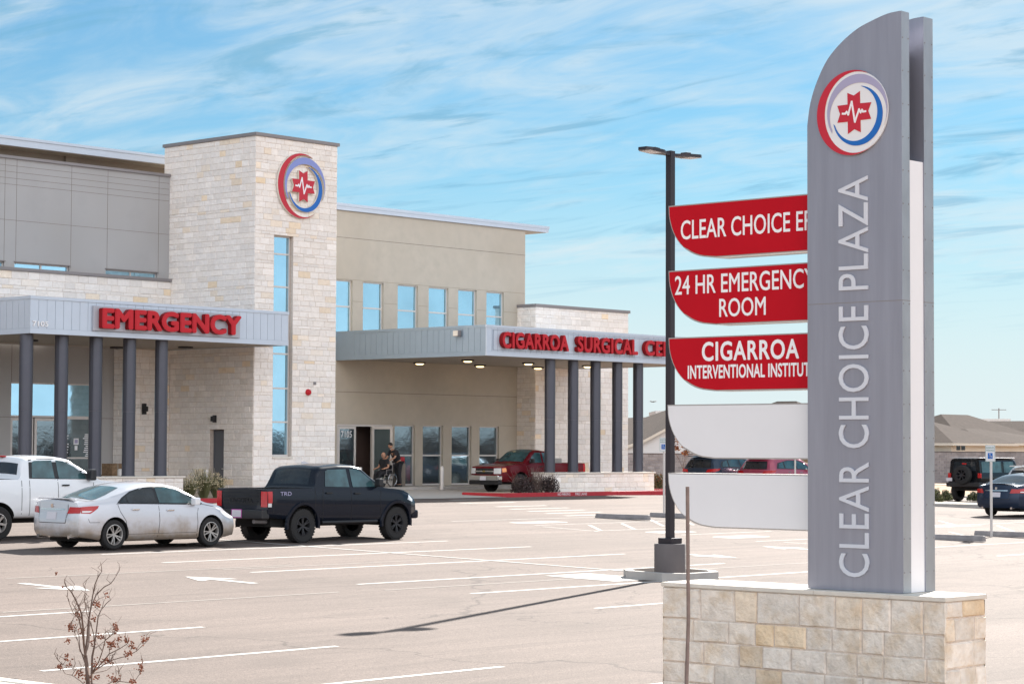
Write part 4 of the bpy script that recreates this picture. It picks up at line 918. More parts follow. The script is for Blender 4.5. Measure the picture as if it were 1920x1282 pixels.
class Car:
    def __init__(s, name, label, cat, pos, rz, spec, paint, group=None, trim='black', glass='car_glass'):
        s.sp = spec; s.P = paint; s.g = M[glass]; s.root = thing(name, label, cat, pos, rz, group); s.L = spec['L']
    def ip(s, key, x):
        pts = s.sp[key]
        if isinstance(pts, (int, float)): return pts
        r = s.sp.get('sm', .07)
        def f(x):
            if x <= pts[0][0]: return pts[0][1]
            for a, b in zip(pts, pts[1:]):
                if x <= b[0]: return a[1] + (b[1] - a[1]) * (x - a[0]) / max(b[0] - a[0], 1e-6)
            return pts[-1][1]
        sm = s.sp.get('sm_' + key, r)
        return sum(f(x + sm * q) for q in (-1, -.5, 0, .5, 1)) / 5
    def section(s, x):
        zl, zb, zt, w = (s.ip(k, x) for k in ('low', 'belt', 'top', 'w')); k = s.ip('tum', x) if 'tum' in s.sp else .32
        zt = max(zt, zb + .015); h = zt - zb; P = [(0, zl), (w * .5, zl), (w * .9, zl), (w * .965, zl + .05)]
        for q in (.12, .28, .45, .62, .8, .93):
            z = zl + .05 + q * (zb - zl - .05); P.append((w * (1 - .07 * (q - .48) ** 2 - (.012 if q > .9 else 0)), z))
        P.append((w * .965, zb)); ws = w * .955
        ra = min(.13, h * .35); yr = ws - k * max(h - ra, 0)
        for q in (.2, .5, .8): P.append((ws - k * (h - ra) * q, zb + (h - ra) * q))
        cr = s.sp.get('crown', .05); zr = zt - min(cr, h * .5)
        P += [(yr, zb + (h - ra)), (yr - ra * .32, zb + (h - ra) + (zr - zb - h + ra) * .62), (yr - ra * .8, zr)]
        y0 = yr - ra * .8
        for q in (.75, .5, .25, 0): P.append((y0 * q, zr + (zt - zr) * (1 - q * q)))
        return P
    def warp(s, x, y, z):
        L_ = s.L; w = s.sp['W'] / 2; ra = s.sp.get('er', .16); fa = s.sp.get('ef', .22)
        def tab(t, z):
            if z <= t[0][0]: return t[0][1]
            for a, b in zip(t, t[1:]):
                if z <= b[0]: return a[1] + (b[1] - a[1]) * (z - a[0]) / (b[0] - a[0])
            return t[-1][1]
        q = abs(y) / w; fr = max(0, 1 - x / .8) ** 1.5; ff = max(0, 1 - (L_ - x) / .9) ** 1.5
        return (x + fr * (ra * q ** 3 + tab(s.sp['rear'], z)) - ff * (fa * q ** 3 + tab(s.sp['front'], z)), y, z)
    def shell(s, arches, boxes=()):
        xs = set(); n = 64
        for i in range(n + 1): xs.add(round(s.L * i / n, 3))
        for k in ('top', 'belt', 'w', 'low'):
            if not isinstance(s.sp[k], (int, float)):
                for p in s.sp[k]:
                    for d in (-.03, 0, .03):
                        if 0 < p[0] + d < s.L: xs.add(round(p[0] + d, 3))
        xs = sorted(xs); o = [xs[0]]
        for x in xs[1:]:
            if x - o[-1] > .012: o.append(x)
        xs = o; bm = bmesh.new(); rings = []
        for x in xs:
            P = s.section(x); R = [(y, z) for y, z in P] + [(-y, z) for y, z in P[-2:0:-1]]
            rings.append([bm.verts.new(s.warp(x, y, z)) for y, z in R])
        m_ = len(rings[0])
        half = m_ // 2
        for a, b in zip(rings, rings[1:]):
            for i in range(m_): bm.faces.new((a[i], a[(i + 1) % m_], b[(i + 1) % m_], b[i])).smooth = True
        half = m_ // 2
        NC = 12
        for R, xe in ((rings[0], xs[0]), (rings[-1], xs[-1])):
            # end caps follow the same plan curve as the sides
            P = s.section(xe); rows = []
            for i in range(half + 1):
                y, z = P[i]; a = R[i]; b = R[(m_ - i) % m_]
                if a is b: rows.append([a]); continue
                rows.append([a] + [bm.verts.new(s.warp(xe, y * (1 - 2 * k / NC), z)) for k in range(1, NC)] + [b])
            for r0, r1 in zip(rows, rows[1:]):
                if len(r0) == 1 and len(r1) == 1: continue
                for k in range(NC):
                    q = [r0[min(k, len(r0) - 1)], r0[min(k + 1, len(r0) - 1)], r1[min(k + 1, len(r1) - 1)], r1[min(k, len(r1) - 1)]]; vv = []
                    for v in q:
                        if v not in vv: vv.append(v)
                    if len(vv) > 2:
                        try: bm.faces.new(vv).smooth = True
                        except ValueError: pass
        bmesh.ops.recalc_face_normals(bm, faces=bm.faces[:])
        me = bpy.data.meshes.new('body'); bm.to_mesh(me); bm.free(); me.materials.append(s.P); me.materials.append(M['under'])
        ob = bpy.data.objects.new('body', me); COL.objects.link(ob)
        cm = MB()
        for (ax, az, ar) in arches:
            for sg in (-1, 1):
                ya, yb = sorted((sg * (s.sp['W'] / 2 - .42), sg * (s.sp['W'] / 2 + .2)))
                cm.lathe([(ar, ya), (ar, yb)], (ax, 0, az), axis='y', n=36, mi=1, smooth=False)
        for b in boxes: cm.box(*b, mi=1)
        if cm.f:
            cut = cm.build('cut', [s.P, M['under']], None)
            md = ob.modifiers.new('b', 'BOOLEAN'); md.operation = 'DIFFERENCE'; md.object = cut; md.solver = 'EXACT'
            dg = bpy.context.evaluated_depsgraph_get(); dg.update(); nm = bpy.data.meshes.new_from_object(ob.evaluated_get(dg)); ob.modifiers.clear(); ob.data = nm
            bpy.data.objects.remove(cut)
        bm = bmesh.new(); bm.from_mesh(ob.data)
        for f in bm.faces: f.smooth = True
        for e in bm.edges: e.smooth = not (len(e.link_faces) == 2 and e.calc_face_angle(0) > radians(38))
        bm.to_mesh(ob.data); bm.free()
        ob.parent = s.root; s.body = ob; return ob
    def ysurf(s, x, z):
        P = s.section(x)[3:17]
        if z <= P[0][1]: return P[0][0]
        for a, b in zip(P, P[1:]):
            if z <= b[1] + 1e-9: return a[0] + (b[0] - a[0]) * (z - a[1]) / max(b[1] - a[1], 1e-6)
        return P[-1][0]
    def zsurf(s, x, y):
        P = s.section(x)[13:]; y = abs(y)
        for a, b in zip(P, P[1:]):
            if b[0] <= y <= a[0]: return b[1] + (a[1] - b[1]) * (y - b[0]) / max(a[0] - b[0], 1e-6)
        return P[-1][1] if y < P[-1][0] + .01 else P[0][1]
    def patch(s, poly, kind, name, mt, off=.006, sides=(-1,), step=.10, parent=None, each=True):
        """poly: (x,z) for side, (x,y) for top, (y,z) for rear / front"""
        out = []; lst = sides if kind == 'side' else (1,); mb = MB()
        for sg in lst:
            bm = bmesh.new(); V = [bm.verts.new((p[0], p[1], 0)) for p in poly]; f = bm.faces.new(V)
            x0 = min(p[0] for p in poly); x1 = max(p[0] for p in poly); y0 = min(p[1] for p in poly); y1 = max(p[1] for p in poly)
            x = x0 + step
            while x < x1: bmesh.ops.bisect_plane(bm, geom=bm.verts[:] + bm.edges[:] + bm.faces[:], plane_co=(x, 0, 0), plane_no=(1, 0, 0)); x += step
            y = y0 + step
            while y < y1: bmesh.ops.bisect_plane(bm, geom=bm.verts[:] + bm.edges[:] + bm.faces[:], plane_co=(0, y, 0), plane_no=(0, 1, 0)); y += step
            bmesh.ops.triangulate(bm, faces=bm.faces[:])
            for v in bm.verts:
                a, b = v.co.x, v.co.y
                if kind == 'side': v.co = Vector(s.warp(a, sg * (s.ysurf(a, b) + off), b))
                elif kind == 'top': v.co = Vector(s.warp(a, b, s.zsurf(a, b) + off))
                elif kind == 'rear': q = s.warp(0, a, b); v.co = Vector((q[0] - off, a, b))
                else: q = s.warp(s.L, a, b); v.co = Vector((q[0] + off, a, b))
            if each: m1 = MB(); m1.bm(bm, 0, .5, True); out.append(m1.build(name, mt, parent or s.root, local=True, sharp=60))
            else: mb.bm(bm, 0, .5, True)
        if not each: out.append(mb.build(name, mt, parent or s.root, local=True, sharp=60))
        return out
    def seam(s, pts, kind='side', w=.012, sides=(-1, 1), off=.003, mt=None):
        mb = MB()
        for sg in sides if kind == 'side' else (1,):
            for a, b in zip(pts, pts[1:]):
                n = max(1, int((Vector(b) - Vector(a)).length / .1)); d = (Vector(b) - Vector(a)).normalized(); q = Vector((-d.y, d.x)) * w / 2
                for i in range(n):
                    p0 = Vector(a) + (Vector(b) - Vector(a)) * i / n; p1 = Vector(a) + (Vector(b) - Vector(a)) * (i + 1) / n; F = []
                    for p in (p0 - q, p1 - q, p1 + q, p0 + q):
                        if kind == 'side': F.append(s.warp(p.x, sg * (s.ysurf(p.x, p.y) + off), p.y))
                        elif kind == 'rear': t = s.warp(0, p.x, p.y); F.append((t[0] - off, t[1], t[2]))
                        else: F.append(s.warp(p.x, p.y, s.zsurf(p.x, p.y) + off))
                    mb.face(F)
        return mb
    def wheels(s, xs, r, tw, rim, style, yt=None, rr=None):
        yt = yt or s.sp['W'] / 2 - .02; rr = rr or r * .62
        for x in xs:
            for sg in (-1, 1):
                wheel(s.root, (x, sg * (yt - tw / 2), r), r, tw, rr, sg, rim, style)
def wheel(root, c, r, tw, rr, sg, rim, style, axis='y'):
    e = bpy.data.objects.new('wheel', None); COL.objects.link(e); e.parent = root; e.location = c
    if axis == 'x': e.rotation_euler = (0, 0, pi / 2)
    h = tw / 2; mb = MB()
    mb.lathe([(rr * .97, -h * .8), (rr * 1.04, -h * .96), (r * .9, -h), (r * .975, -h * .86), (r, -h * .6), (r, h * .6), (r * .975, h * .86), (r * .9, h), (rr * 1.04, h * .96), (rr * .97, h * .8)], axis='y', n=40, caps=False)
    if style == 'chunky':
        for k in range(34):
            a = 2 * pi * k / 34
            for zz in (-.72, .72):
                b = MB(); b.box(r - .012, r + .008, h * zz - h * .2, h * zz + h * .2, -.022, .022); b.xf(Matrix.Rotation(a, 4, 'Y')); mb.merge(b)
    mb.build('tyre', M['tyre'], e, local=True)
    o = sg * h; mb = MB()
    mb.lathe([(rr, o * .97), (rr * .93, o * .99), (rr * .88, o * .8), (rr * .86, o * .2)], axis='y', n=36, caps=False); n = {'split': 10, 'six': 6, 'five': 5, 'chunky': 12, 'seven': 7}[style]
    mb.lathe([(0, o * .80), (rr * .15, o * .80), (rr * .2, o * .72), (rr * .2, o * .3)], axis='y', n=20)
    for k in range(n):
        a = 2 * pi * k / n + (.13 * (-1) ** k if style in ('split', 'chunky') else 0) + .2; w = rr * {'split': .05, 'six': .11, 'five': .13, 'chunky': .055, 'seven': .09}[style]
        b = MB(); y0, y1 = o * .55, o * .80; y2, y3 = o * .62, o * .90
        vs = [(rr * .12, y0, -w * 1.2), (rr * .12, y0, w * 1.2), (rr * .12, y1, w), (rr * .12, y1, -w), (rr * .91, y2, -w * 1.3), (rr * .91, y2, w * 1.3), (rr * .91, y3, w * 1.1), (rr * .91, y3, -w * 1.1)]
        b.add(vs, [(0, 1, 2, 3), (4, 5, 6, 7), (0, 1, 5, 4), (1, 2, 6, 5), (2, 3, 7, 6), (3, 0, 4, 7)]); b.xf(Matrix.Rotation(a, 4, 'Y')); mb.merge(b)
    mb.build('rim', M[rim], e, local=True)
    mb = MB(); mb.lathe([(0, o * .15), (rr * .87, o * .15)], axis='y', n=30); mb.build('brake_shadow', M['under'], e, local=True)
    return e
def lb(s, name, b, mt, bev=.01, parent=None):
    m = MB(); m.bbox(*b, bev); return m.build(name, M[mt] if isinstance(mt, str) else mt, parent or s.root, local=True)
def mirrors(s, x, z, mt, w=.11, h=.16, d=.10, sides=(-1, 1)):
    for sg in sides:
        y = s.ysurf(x, z - .05); m = MB(); ya, yb = sorted((sg * (y + .05), sg * (y + .05 + w * 1.6))); m.bbox(x - d, x + d * .6, ya, yb, z - h / 2, z + h / 2, .035)
        ya, yb = sorted((sg * (y - .03), sg * (y + .09))); m.box(x - .02, x + .05, ya, yb, z - h / 2 + .0, z - h / 2 + .045, 0); m.build('mirror', mt, s.root, local=True)
def handles(s, pts, mt, L_=.2, sides=(-1, 1)):
    for sg in sides:
        for x, z in pts:
            y = s.ysurf(x, z); m = MB(); ya, yb = sorted((sg * (y + .012), sg * (y + .045))); m.bbox(x - L_ / 2, x + L_ / 2, ya, yb, z - .018, z + .018, .01); m.build('handle', mt, s.root, local=True)

# ---- white saloon
def sedan(name, label, pos, rz, paint, L_=4.86, glass='car_glass_teal', rim='rim_silver', dirty=True, style='split', wspec=1.83, rear='a'):
    sp = dict(L=L_, W=wspec, crown=.055, er=.20, ef=.34,
              rear=[(.2, .10), (.42, .0), (.68, .0), (.80, .03), (1.05, .05), (1.12, .06)], front=[(.2, .05), (.45, 0), (.62, .03), (.8, .22)],
              low=[(0, .30), (.5, .24), (.8, .19), (4.0, .19), (4.5, .2), (L_, .24)],
              belt=[(0, .90), (.5, .98), (1.2, 1.0), (2.2, .96), (3.4, .92), (4.0, .86), (4.55, .73), (L_, .62)],
              top=[(0, 1.075), (.12, 1.10), (.50, 1.095), (.72, 1.12), (1.05, 1.24), (1.45, 1.375), (1.8, 1.44), (2.2, 1.465), (2.6, 1.455), (2.95, 1.40), (3.3, 1.25), (3.72, 1.03), (4.0, .985), (4.4, .90), (4.7, .79), (L_, .68)],
              w=[(0, .80), (.35, .88), (1, .912), (3.4, .912), (4.3, .89), (L_, .78)], tum=.40)
    c = Car(name, label, 'car', pos, rz, sp, paint, glass=glass); ra, fa, r = 1.06, 3.86, .325
    c.shell([(ra, r, .385), (fa, r, .385)])
    c.patch([(1.10, .985), (1.28, 1.12), (1.55, 1.255), (1.9, 1.335), (2.3, 1.365), (2.62, 1.355), (2.95, 1.29), (3.25, 1.16), (3.62, .965), (3.55, .935), (2.4, .965), (1.3, .99)], 'side', 'window_surround', M['black'], .004, (-1, 1))
    for poly in ([(1.45, 1.005), (1.42, 1.16), (1.65, 1.26), (1.95, 1.325), (2.22, 1.345), (2.26, 1.0)], [(1.2, 1.01), (1.3, 1.09), (1.39, 1.14), (1.41, 1.008)], [(2.34, .995), (2.30, 1.34), (2.6, 1.335), (2.92, 1.27), (3.22, 1.135), (3.5, .975)]):
        c.patch(poly, 'side', 'side_window', c.g if poly[0][0] > 2 else M['car_glass'], .008, (-1, 1))
    c.patch([(.60, -.60), (.60, .60), (1.0, .62), (1.42, .53), (1.42, -.53), (1.0, -.62)], 'top', 'rear_window', c.g, .006)
    c.patch([(3.04, -.54), (3.04, .54), (3.4, .62), (3.66, .68), (3.66, -.68), (3.4, -.62)], 'top', 'windscreen', c.g, .006)
    sm = c.seam([(1.42, .26), (1.40, .45), (1.36, .62), (1.20, .82), (1.14, .97)]); sm.merge(c.seam([(2.28, .25), (2.32, .6), (2.30, .97)])); sm.merge(c.seam([(3.42, .25), (3.44, .55), (3.42, .75), (3.50, .95)])); sm.merge(c.seam([(1.45, .33), (3.4, .33)], w=.008))
    sm.merge(c.seam([(3.5, .97), (3.9, .9), (4.45, .76)], w=.01)); sm.merge(c.seam([(.62, .60), (.30, .60), (.26, .68)], w=.01)); sm.build('panel_gaps', M['black'], c.body, local=True)
    c.patch([(-.46, .60), (.46, .60), (.50, .98), (-.50, .98)], 'rear', 'boot_lid', c.P, .006)
    sm = c.seam([(-.47, .59), (.47, .59), (.52, .85), (.50, .99)], 'rear', .012); sm.merge(c.seam([(-.47, .59), (-.52, .85), (-.50, .99)], 'rear', .012)); sm.build('boot_gap', M['black'], c.body, local=True)
    for sg in (-1, 1):
        c.patch([(0.03, .80), (.30, .79), (.55, .90), (.60, .955), (.30, .95), (.02, .93)], 'side', 'tail_lamp', M['lamp_red'], .012, (sg,)); c.patch([(sg * .50, .79), (sg * .82, .80), (sg * .82, .93), (sg * .56, .935)], 'rear', 'tail_lamp', M['lamp_red'], .012)
        c.patch([(.05, .815), (.26, .815), (.36, .85), (.06, .85)], 'side', 'reverse_lamp', M['lamp_clear'], .016, (sg,))
        c.patch([(4.2, .76), (4.45, .66), (4.72, .60), (4.75, .67), (4.5, .755), (4.25, .83)], 'side', 'headlamp', M['lamp_clear'], .008, (sg,))
    c.patch([(-.17, .66), (.17, .66), (.17, .82), (-.17, .82)], 'rear', 'number_plate', M['plate'], .014); c.patch([(-.42, .865), (.42, .865), (.43, .895), (-.43, .895)], 'rear', 'chrome_bar', M['chrome'], .013)
    m = MB(); m.lathe([(.035, -.012), (.045, -.012), (.045, .004), (.035, .004)], (c.warp(0, 0, .95)[0] - .012, 0, .955), axis='x', n=18); m.build('boot_badge', M['chrome'], c.root, local=True)
    m = MB(); m.bbox(.08, .30, -.58, .58, 1.098, 1.122, .008); m.build('spoiler', c.P, c.root, local=True)
    handles(c, ((1.62, .865), (2.62, .835)), M['chrome']); mirrors(c, 3.32, 1.02, M['black' if not dirty else 'car_paint_white'])
    for sg in (-1, 1): m = MB(); m.tube([(.05, sg * .55, .29), (.35, sg * .55, .30)], .04, 12); m.build('exhaust', M['chrome'], c.root, local=True)
    lb(c, 'underbody', (.5, L_ - .5, -.72, .72, .17, .5), 'under', .03)
    c.wheels((ra, fa), r, .215, rim, style, rr=.225); return c

# ---- generic pickup
def pickup(name, label, pos, rz, paint, sp, rb, fb, r, tw, rim, style, bed, cabx, wins, glass, lamps=True, arch=.07, flares=False, doors=(), hand=(), hand_m='black', yt=None, facing_front=False):
    c = Car(name, label, 'pickup truck', pos, rz, sp, paint, glass=glass); W2 = sp['W'] / 2
    c.shell([(rb, r + .01, r + arch), (fb, r + .01, r + arch)], [(bed[0], bed[1], -W2 + .17, W2 - .17, bed[2], 2.5)])
    for poly in wins: c.patch(poly, 'side', 'side_window', c.g, .010, (-1, 1))
    sm = MB()
    for d in doors: sm.merge(c.seam(d, w=.013))
    sm.build('panel_gaps', M['under'], c.body, local=True); handles(c, hand, M[hand_m])
    m = MB()
    if flares:
        for ax in (rb, fb):
            for sg in (-1, 1):
                pts = []; R0, R1 = r + arch + .0, r + arch + .075
                for k in range(15):
                    a = radians(-8 + k * (196 / 14)); ca, sa = cos(a), sin(a)
                    yo = c.ysurf(min(max(ax + R0 * ca, .05), sp['L'] - .05), r + R0 * sa) ; pts.append((ax, r + .01, ca, sa, yo))
                vs = []
                for ax_, az, ca, sa, yo in pts:
                    q = yo + .035
                    for rr_, y_ in ((R0 - .015, yo - .06), (R0 - .01, q), (R1 - .02, q + .004), (R1, yo - .01)): x_, _, z_ = c.warp(ax_ + rr_ * ca, W2, az + rr_ * sa); vs.append((ax_ + rr_ * ca, sg * y_, az + rr_ * sa))
                m = MB(); m.add(vs, [(i * 4 + j, i * 4 + j + 1, (i + 1) * 4 + j + 1, (i + 1) * 4 + j) for i in range(14) for j in range(3)], smooth=True); m.build('wheel_arch_flare', M['flare'], c.root, local=True, sharp=50)
        pass
    if 0: m.build('wheel_arch_flare', M['flare'] if 'flare' in M else paint, c.root, local=True, sharp=50)
    lb(c, 'underbody', (.4, sp['L'] - .5, -.6, .6, r * .95, r * 2.1), 'under', .03); m = MB()
    for x in (rb, fb): m.tube([(x, -W2 + .25, r), (x, W2 - .25, r)], .06, 10)
    m.build('axles', M['under'], c.root, local=True); c.wheels((rb, fb), r, tw, rim, style, yt=yt, rr=r * .58)
    return c

M['car_paint_white'] = carpaint('white paint', (.72, .73, .75))
PW = carpaint('dusty white paint', (.56, .565, .60), .3, .25, dirt=.9)
PK = carpaint('black blue paint', (.006, .009, .017), .2); PR = carpaint('dark red paint', (.13, .006, .012), .25, .2); PN = carpaint('navy paint', (.022, .034, .062), .25, .3)
PB = carpaint('black paint', (.007, .008, .010), .2); PP = carpaint('rose red paint', (.34, .05, .09), .3, .3); PG = carpaint('dark grey blue paint', (.035, .05, .075), .25, .3); PS = carpaint('silver white paint', (.55, .55, .57), .25, .3)
M['flare'] = PK
def at(px, py): p = on_g(px, py); return Vector((p.x, p.y, gz(p.x, p.y)))

a_, b_ = at(213, 1031), at(400, 1026); yw = (a_.y + b_.y) / 2 + .01; xm = (a_.x + b_.x) / 2
HS = 0.0
sx = xm - (1.06 + 3.86) / 2 * .965; sy = yw + .90
s1 = sedan('parked_car', 'dusty white saloon with mud along its doors, parked nearest the camera', (sx, sy, gz(0, sy)), 0, PW); s1.root.scale = (.965, 1, 1)

# black double cab pickup
spT = dict(L=5.39, W=1.88, crown=.035, er=.05, ef=.26, sm=.03, rear=[(.4, .0), (1.5, .0)], front=[(.4, .16), (.62, .0), (.9, .02), (1.1, .14), (1.25, .25)],
    low=[(0, .62), (.7, .56), (1.2, .50), (3.9, .46), (4.7, .50), (5.39, .60)], belt=[(0, 1.27), (1.5, 1.275), (3.9, 1.22), (4.5, 1.17), (5.1, 1.08), (5.39, .98)],
    top=[(0, 1.285), (1.58, 1.29), (1.61, 1.36), (1.74, 1.76), (1.90, 1.825), (2.5, 1.865), (3.0, 1.855), (3.3, 1.80), (3.62, 1.58), (4.02, 1.30), (4.3, 1.285), (4.8, 1.24), (5.15, 1.15), (5.39, 1.04)],
    w=[(0, .90), (.3, .915), (4.7, .915), (5.1, .88), (5.39, .78)], tum=.22)
p_ = at(565, 1017); q_ = at(750, 1012); yw = (p_.y + q_.y) / 2; xm = (p_.x + q_.x) / 2; k = .955
t1 = pickup('pickup_truck', 'black double cab pickup with black wheels in front of the stone tower', (xm - (1.20 + 4.43) / 2 * k, yw + .93, gz(0, yw)), 0, PK, spT, 1.20, 4.43, .40, .275, 'rim_black', 'chunky', (.09, 1.52, .85), 1.6,
    [[(1.95, 1.32), (2.02, 1.68), (2.12, 1.72), (2.74, 1.73), (2.78, 1.30)], [(2.90, 1.30), (2.86, 1.73), (3.16, 1.72), (3.40, 1.58), (3.80, 1.30)]], 'car_glass_teal', arch=.10, flares=True,
    doors=[[(1.60, .60), (1.60, 1.27)], [(1.86, .55), (1.84, 1.1), (1.88, 1.27)], [(2.83, .52), (2.82, 1.28)], [(3.85, .52), (3.84, 1.0), (3.88, 1.22)], [(.2, .72), (.2, 1.26)]], hand=((2.05, 1.17), (3.02, 1.15)))
t1.root.scale = (k, 1, 1)
c = t1
c.patch([(-.66, .90), (.66, .90), (.68, 1.26), (-.68, 1.26)], 'rear', 'tailgate', PB, .012); m = MB()
for z in (.99, 1.10, 1.19): m.bbox(-.022, -.010, -.6, .6, z - .006, z + .006, .002)
m.build('tailgate_creases', PK, c.root, local=True)
for sg in (-1, 1):
    c.patch([(sg * .70, .86), (sg * .90, .86), (sg * .90, 1.22), (sg * .70, 1.22)], 'rear', 'tail_lamp', M['lamp_red'], .016); c.patch([(.0, .95), (.14, .95), (.16, 1.22), (.0, 1.22)], 'side', 'tail_lamp', M['lamp_red'], .010, (sg,)); c.patch([(.0, .86), (.12, .86), (.12, .945), (.0, .945)], 'side', 'reverse_lamp', M['lamp_clear'], .010, (sg,))
    c.patch([(4.92, .98), (5.2, .92), (5.3, .98), (5.1, 1.10)], 'side', 'headlamp', M['lamp_clear'], .008, (sg,))
vs, fs = text_mesh('TACOMA', 0, 0, 2); m = MB(); m.add([(-.026, .42 - v[0] * .84, .99 + v[1] * .10 - .03) for v in vs], fs); m.build('tailgate_lettering', M['under'], c.root, local=True, fixn=False)
lb(c, 'rear_bumper', (-.13, .12, -.88, .88, .58, .80), 'black', .03); m = MB(); m.box(-.145, -.14, -.16, .16, .62, .78, 0); m.box(-.143, -.135, -.18, .18, .60, .80, 1); m.build('number_plate', [M['plate'], M['plate_rim']], c.root, local=True)
c.patch([(1.612, -.64), (1.612, .64), (1.735, .60), (1.735, -.60)], 'top', 'x', M['car_glass'], .01)[0].name = 'rear_window'
lb(c, 'front_bumper', (5.12, 5.36, -.78, .78, .50, .72), PK, .06)
for sg in (-1, 1): m = MB(); m.tube([(1.85, sg * .86, .47), (3.75, sg * .86, .47)], .045, 10); m.build('side_step', M['black'], c.root, local=True)
m = MB(); m.tube([(.0, -.45, .52), (.55, -.45, .50)], .05, 12); m.build('exhaust', M['coping'], c.root, local=True)
mirrors(c, 3.72, 1.40, M['black'], .12, .2, .09)
m = MB(); m.prism([(2.0, 1.85), (2.22, 1.86), (2.05, 1.92), (2.0, 1.91)], 'y', -.02, .02); m.build('roof_fin', M['plate'], c.root, local=True)
for nm_, txt, a, b, z, h in (('bed_decal', 'TRD', .42, .80, 1.12, .09),):
    vs, fs = text_mesh(txt, 0, 0, 2); m = MB(); m.add([c.warp(a + v[0] * (b - a), -(c.ysurf(a, z) + .006), z + v[1] * h) for v in vs], fs); m.build(nm_, M['logo_lav'], c.root, local=True, fixn=False)

# white extended cab pickup
spF = dict(L=5.9, W=2.02, crown=.04, er=.04, ef=.2, sm=.03, rear=[(.4, .0), (1.5, .0)], front=[(.4, .10), (.62, .0), (1.1, .03), (1.35, .15)],
    low=[(0, .62), (1.2, .50), (4.6, .48), (5.9, .55)], belt=[(0, 1.37), (2.0, 1.37), (4.3, 1.30), (5.4, 1.22), (5.9, 1.1)],
    top=[(0, 1.385), (2.02, 1.39), (2.06, 1.44), (2.14, 1.82), (2.24, 1.91), (2.7, 1.94), (3.2, 1.93), (3.5, 1.88), (3.85, 1.68), (4.35, 1.38), (4.8, 1.34), (5.5, 1.28), (5.9, 1.15)],
    w=[(0, .98), (.3, .995), (5.2, .99), (5.9, .88)], tum=.22)
fx_ = on_y(205, 890, 44.6)
pF = on_y(66, 985, 43.6)
tF = pickup('pickup_truck', 'white extended cab pickup cut by the left edge behind the white saloon', (28.7, 44.4, gz(0, 44.4)), 0, M['car_paint_white'], spF, 1.45, 4.95, .39, .27, 'rim_silver', 'six', (.09, 1.98, .95), 2.1,
    [[(2.38, 1.42), (2.42, 1.78), (2.50, 1.81), (2.98, 1.82), (3.02, 1.40)], [(3.14, 1.40), (3.10, 1.82), (3.32, 1.80), (3.62, 1.66), (4.05, 1.38)]], 'car_glass_teal', arch=.08,
    doors=[[(2.08, .58), (2.08, 1.36)], [(2.30, .55), (2.30, 1.36)], [(3.10, .55), (3.10, 1.38)], [(4.1, .55), (4.12, 1.3)]], hand=((3.3, 1.24),), hand_m='black')
c = tF; c.patch([(2.3, 1.40), (2.34, 1.83), (2.5, 1.86), (3.36, 1.86), (3.68, 1.70), (4.14, 1.37), (3.1, 1.385)], 'side', 'window_surround', M['black'], .004, (-1, 1))
c.patch([(2.07, -.78), (2.07, .78), (2.135, .74), (2.135, -.74)], 'top', 'rear_window', M['car_glass'], .012); lb(c, 'brake_lamp', (2.14, 2.24, -.12, .12, 1.895, 1.925), 'lamp_red', .01)
lb(c, 'rear_bumper', (-.15, .1, -.95, .95, .55, .80), 'chrome', .03); lb(c, 'front_bumper', (5.7, 5.92, -.9, .9, .5, .8), 'chrome', .04); mirrors(c, 4.0, 1.48, M['black'], .13, .26, .1)
for sg in (-1, 1): c.patch([(sg * .80, .95), (sg * .98, .95), (sg * .98, 1.33), (sg * .80, 1.33)], 'rear', 'tail_lamp', M['lamp_red'], .014)

# dark red pickup under the surgery canopy, nose to the left
spC = dict(L=5.26, W=1.82, crown=.035, er=.05, ef=.14, sm=.03, rear=[(.4, .0), (1.5, .0)], front=[(.35, .02), (.6, .0), (.95, .02), (1.12, .12)],
    low=[(0, .52), (1.2, .42), (4.0, .38), (5.26, .42)], belt=[(0, 1.12), (1.9, 1.125), (3.6, 1.08), (4.3, 1.04), (5.26, .96)],
    top=[(0, 1.135), (1.95, 1.14), (1.99, 1.2), (2.12, 1.52), (2.24, 1.63), (2.7, 1.675), (3.0, 1.665), (3.25, 1.58), (3.55, 1.34), (3.82, 1.135), (4.2, 1.11), (4.8, 1.06), (5.26, 1.0)],
    w=[(0, .88), (4.7, .89), (5.0, .87), (5.26, .82)], tum=.32)
pc = on_y(962, 922, 61.2)
tR = pickup('pickup_truck', 'dark red pickup with a chrome bumper under the surgery canopy', (71.65, 62.2, gz(0, 62.2) + .02), pi, PR, spC, 1.15, 4.02, .36, .24, 'rim_silver', 'five', (.08, 1.92, .8), 2.1,
    [[(2.33, 1.17), (2.38, 1.50), (2.45, 1.54), (2.60, 1.55), (2.62, 1.16)], [(2.72, 1.15), (2.70, 1.55), (3.02, 1.54), (3.22, 1.42), (3.52, 1.14)]], 'car_glass_teal', arch=.07,
    doors=[[(1.98, .5), (1.98, 1.12)], [(2.66, .45), (2.66, 1.14)], [(3.5, .45), (3.56, 1.06)]], hand=((2.82, 1.0),), hand_m='black')
tR.root.scale = (1, 1, 1.04); c = tR
c.patch([(3.02, -.60), (3.02, .60), (3.4, .66), (3.74, .70), (3.74, -.70), (3.4, -.66)], 'top', 'windscreen', c.g, .008)
lb(c, 'front_bumper', (5.10, 5.34, -.84, .84, .46, .66), 'chrome', .04); lb(c, 'lower_bumper', (5.08, 5.30, -.82, .82, .30, .46), 'black', .04)
c.patch([(-.46, .70), (.46, .70), (.46, .93), (-.46, .93)], 'front', 'grille', M['black'], .010); m = MB(); x_ = c.warp(5.26, 0, .82)[0]; m.bbox(x_ + .0, x_ + .04, -.5, .5, .79, .84, .008); m.build('grille_bar', M['chrome'], c.root, local=True)
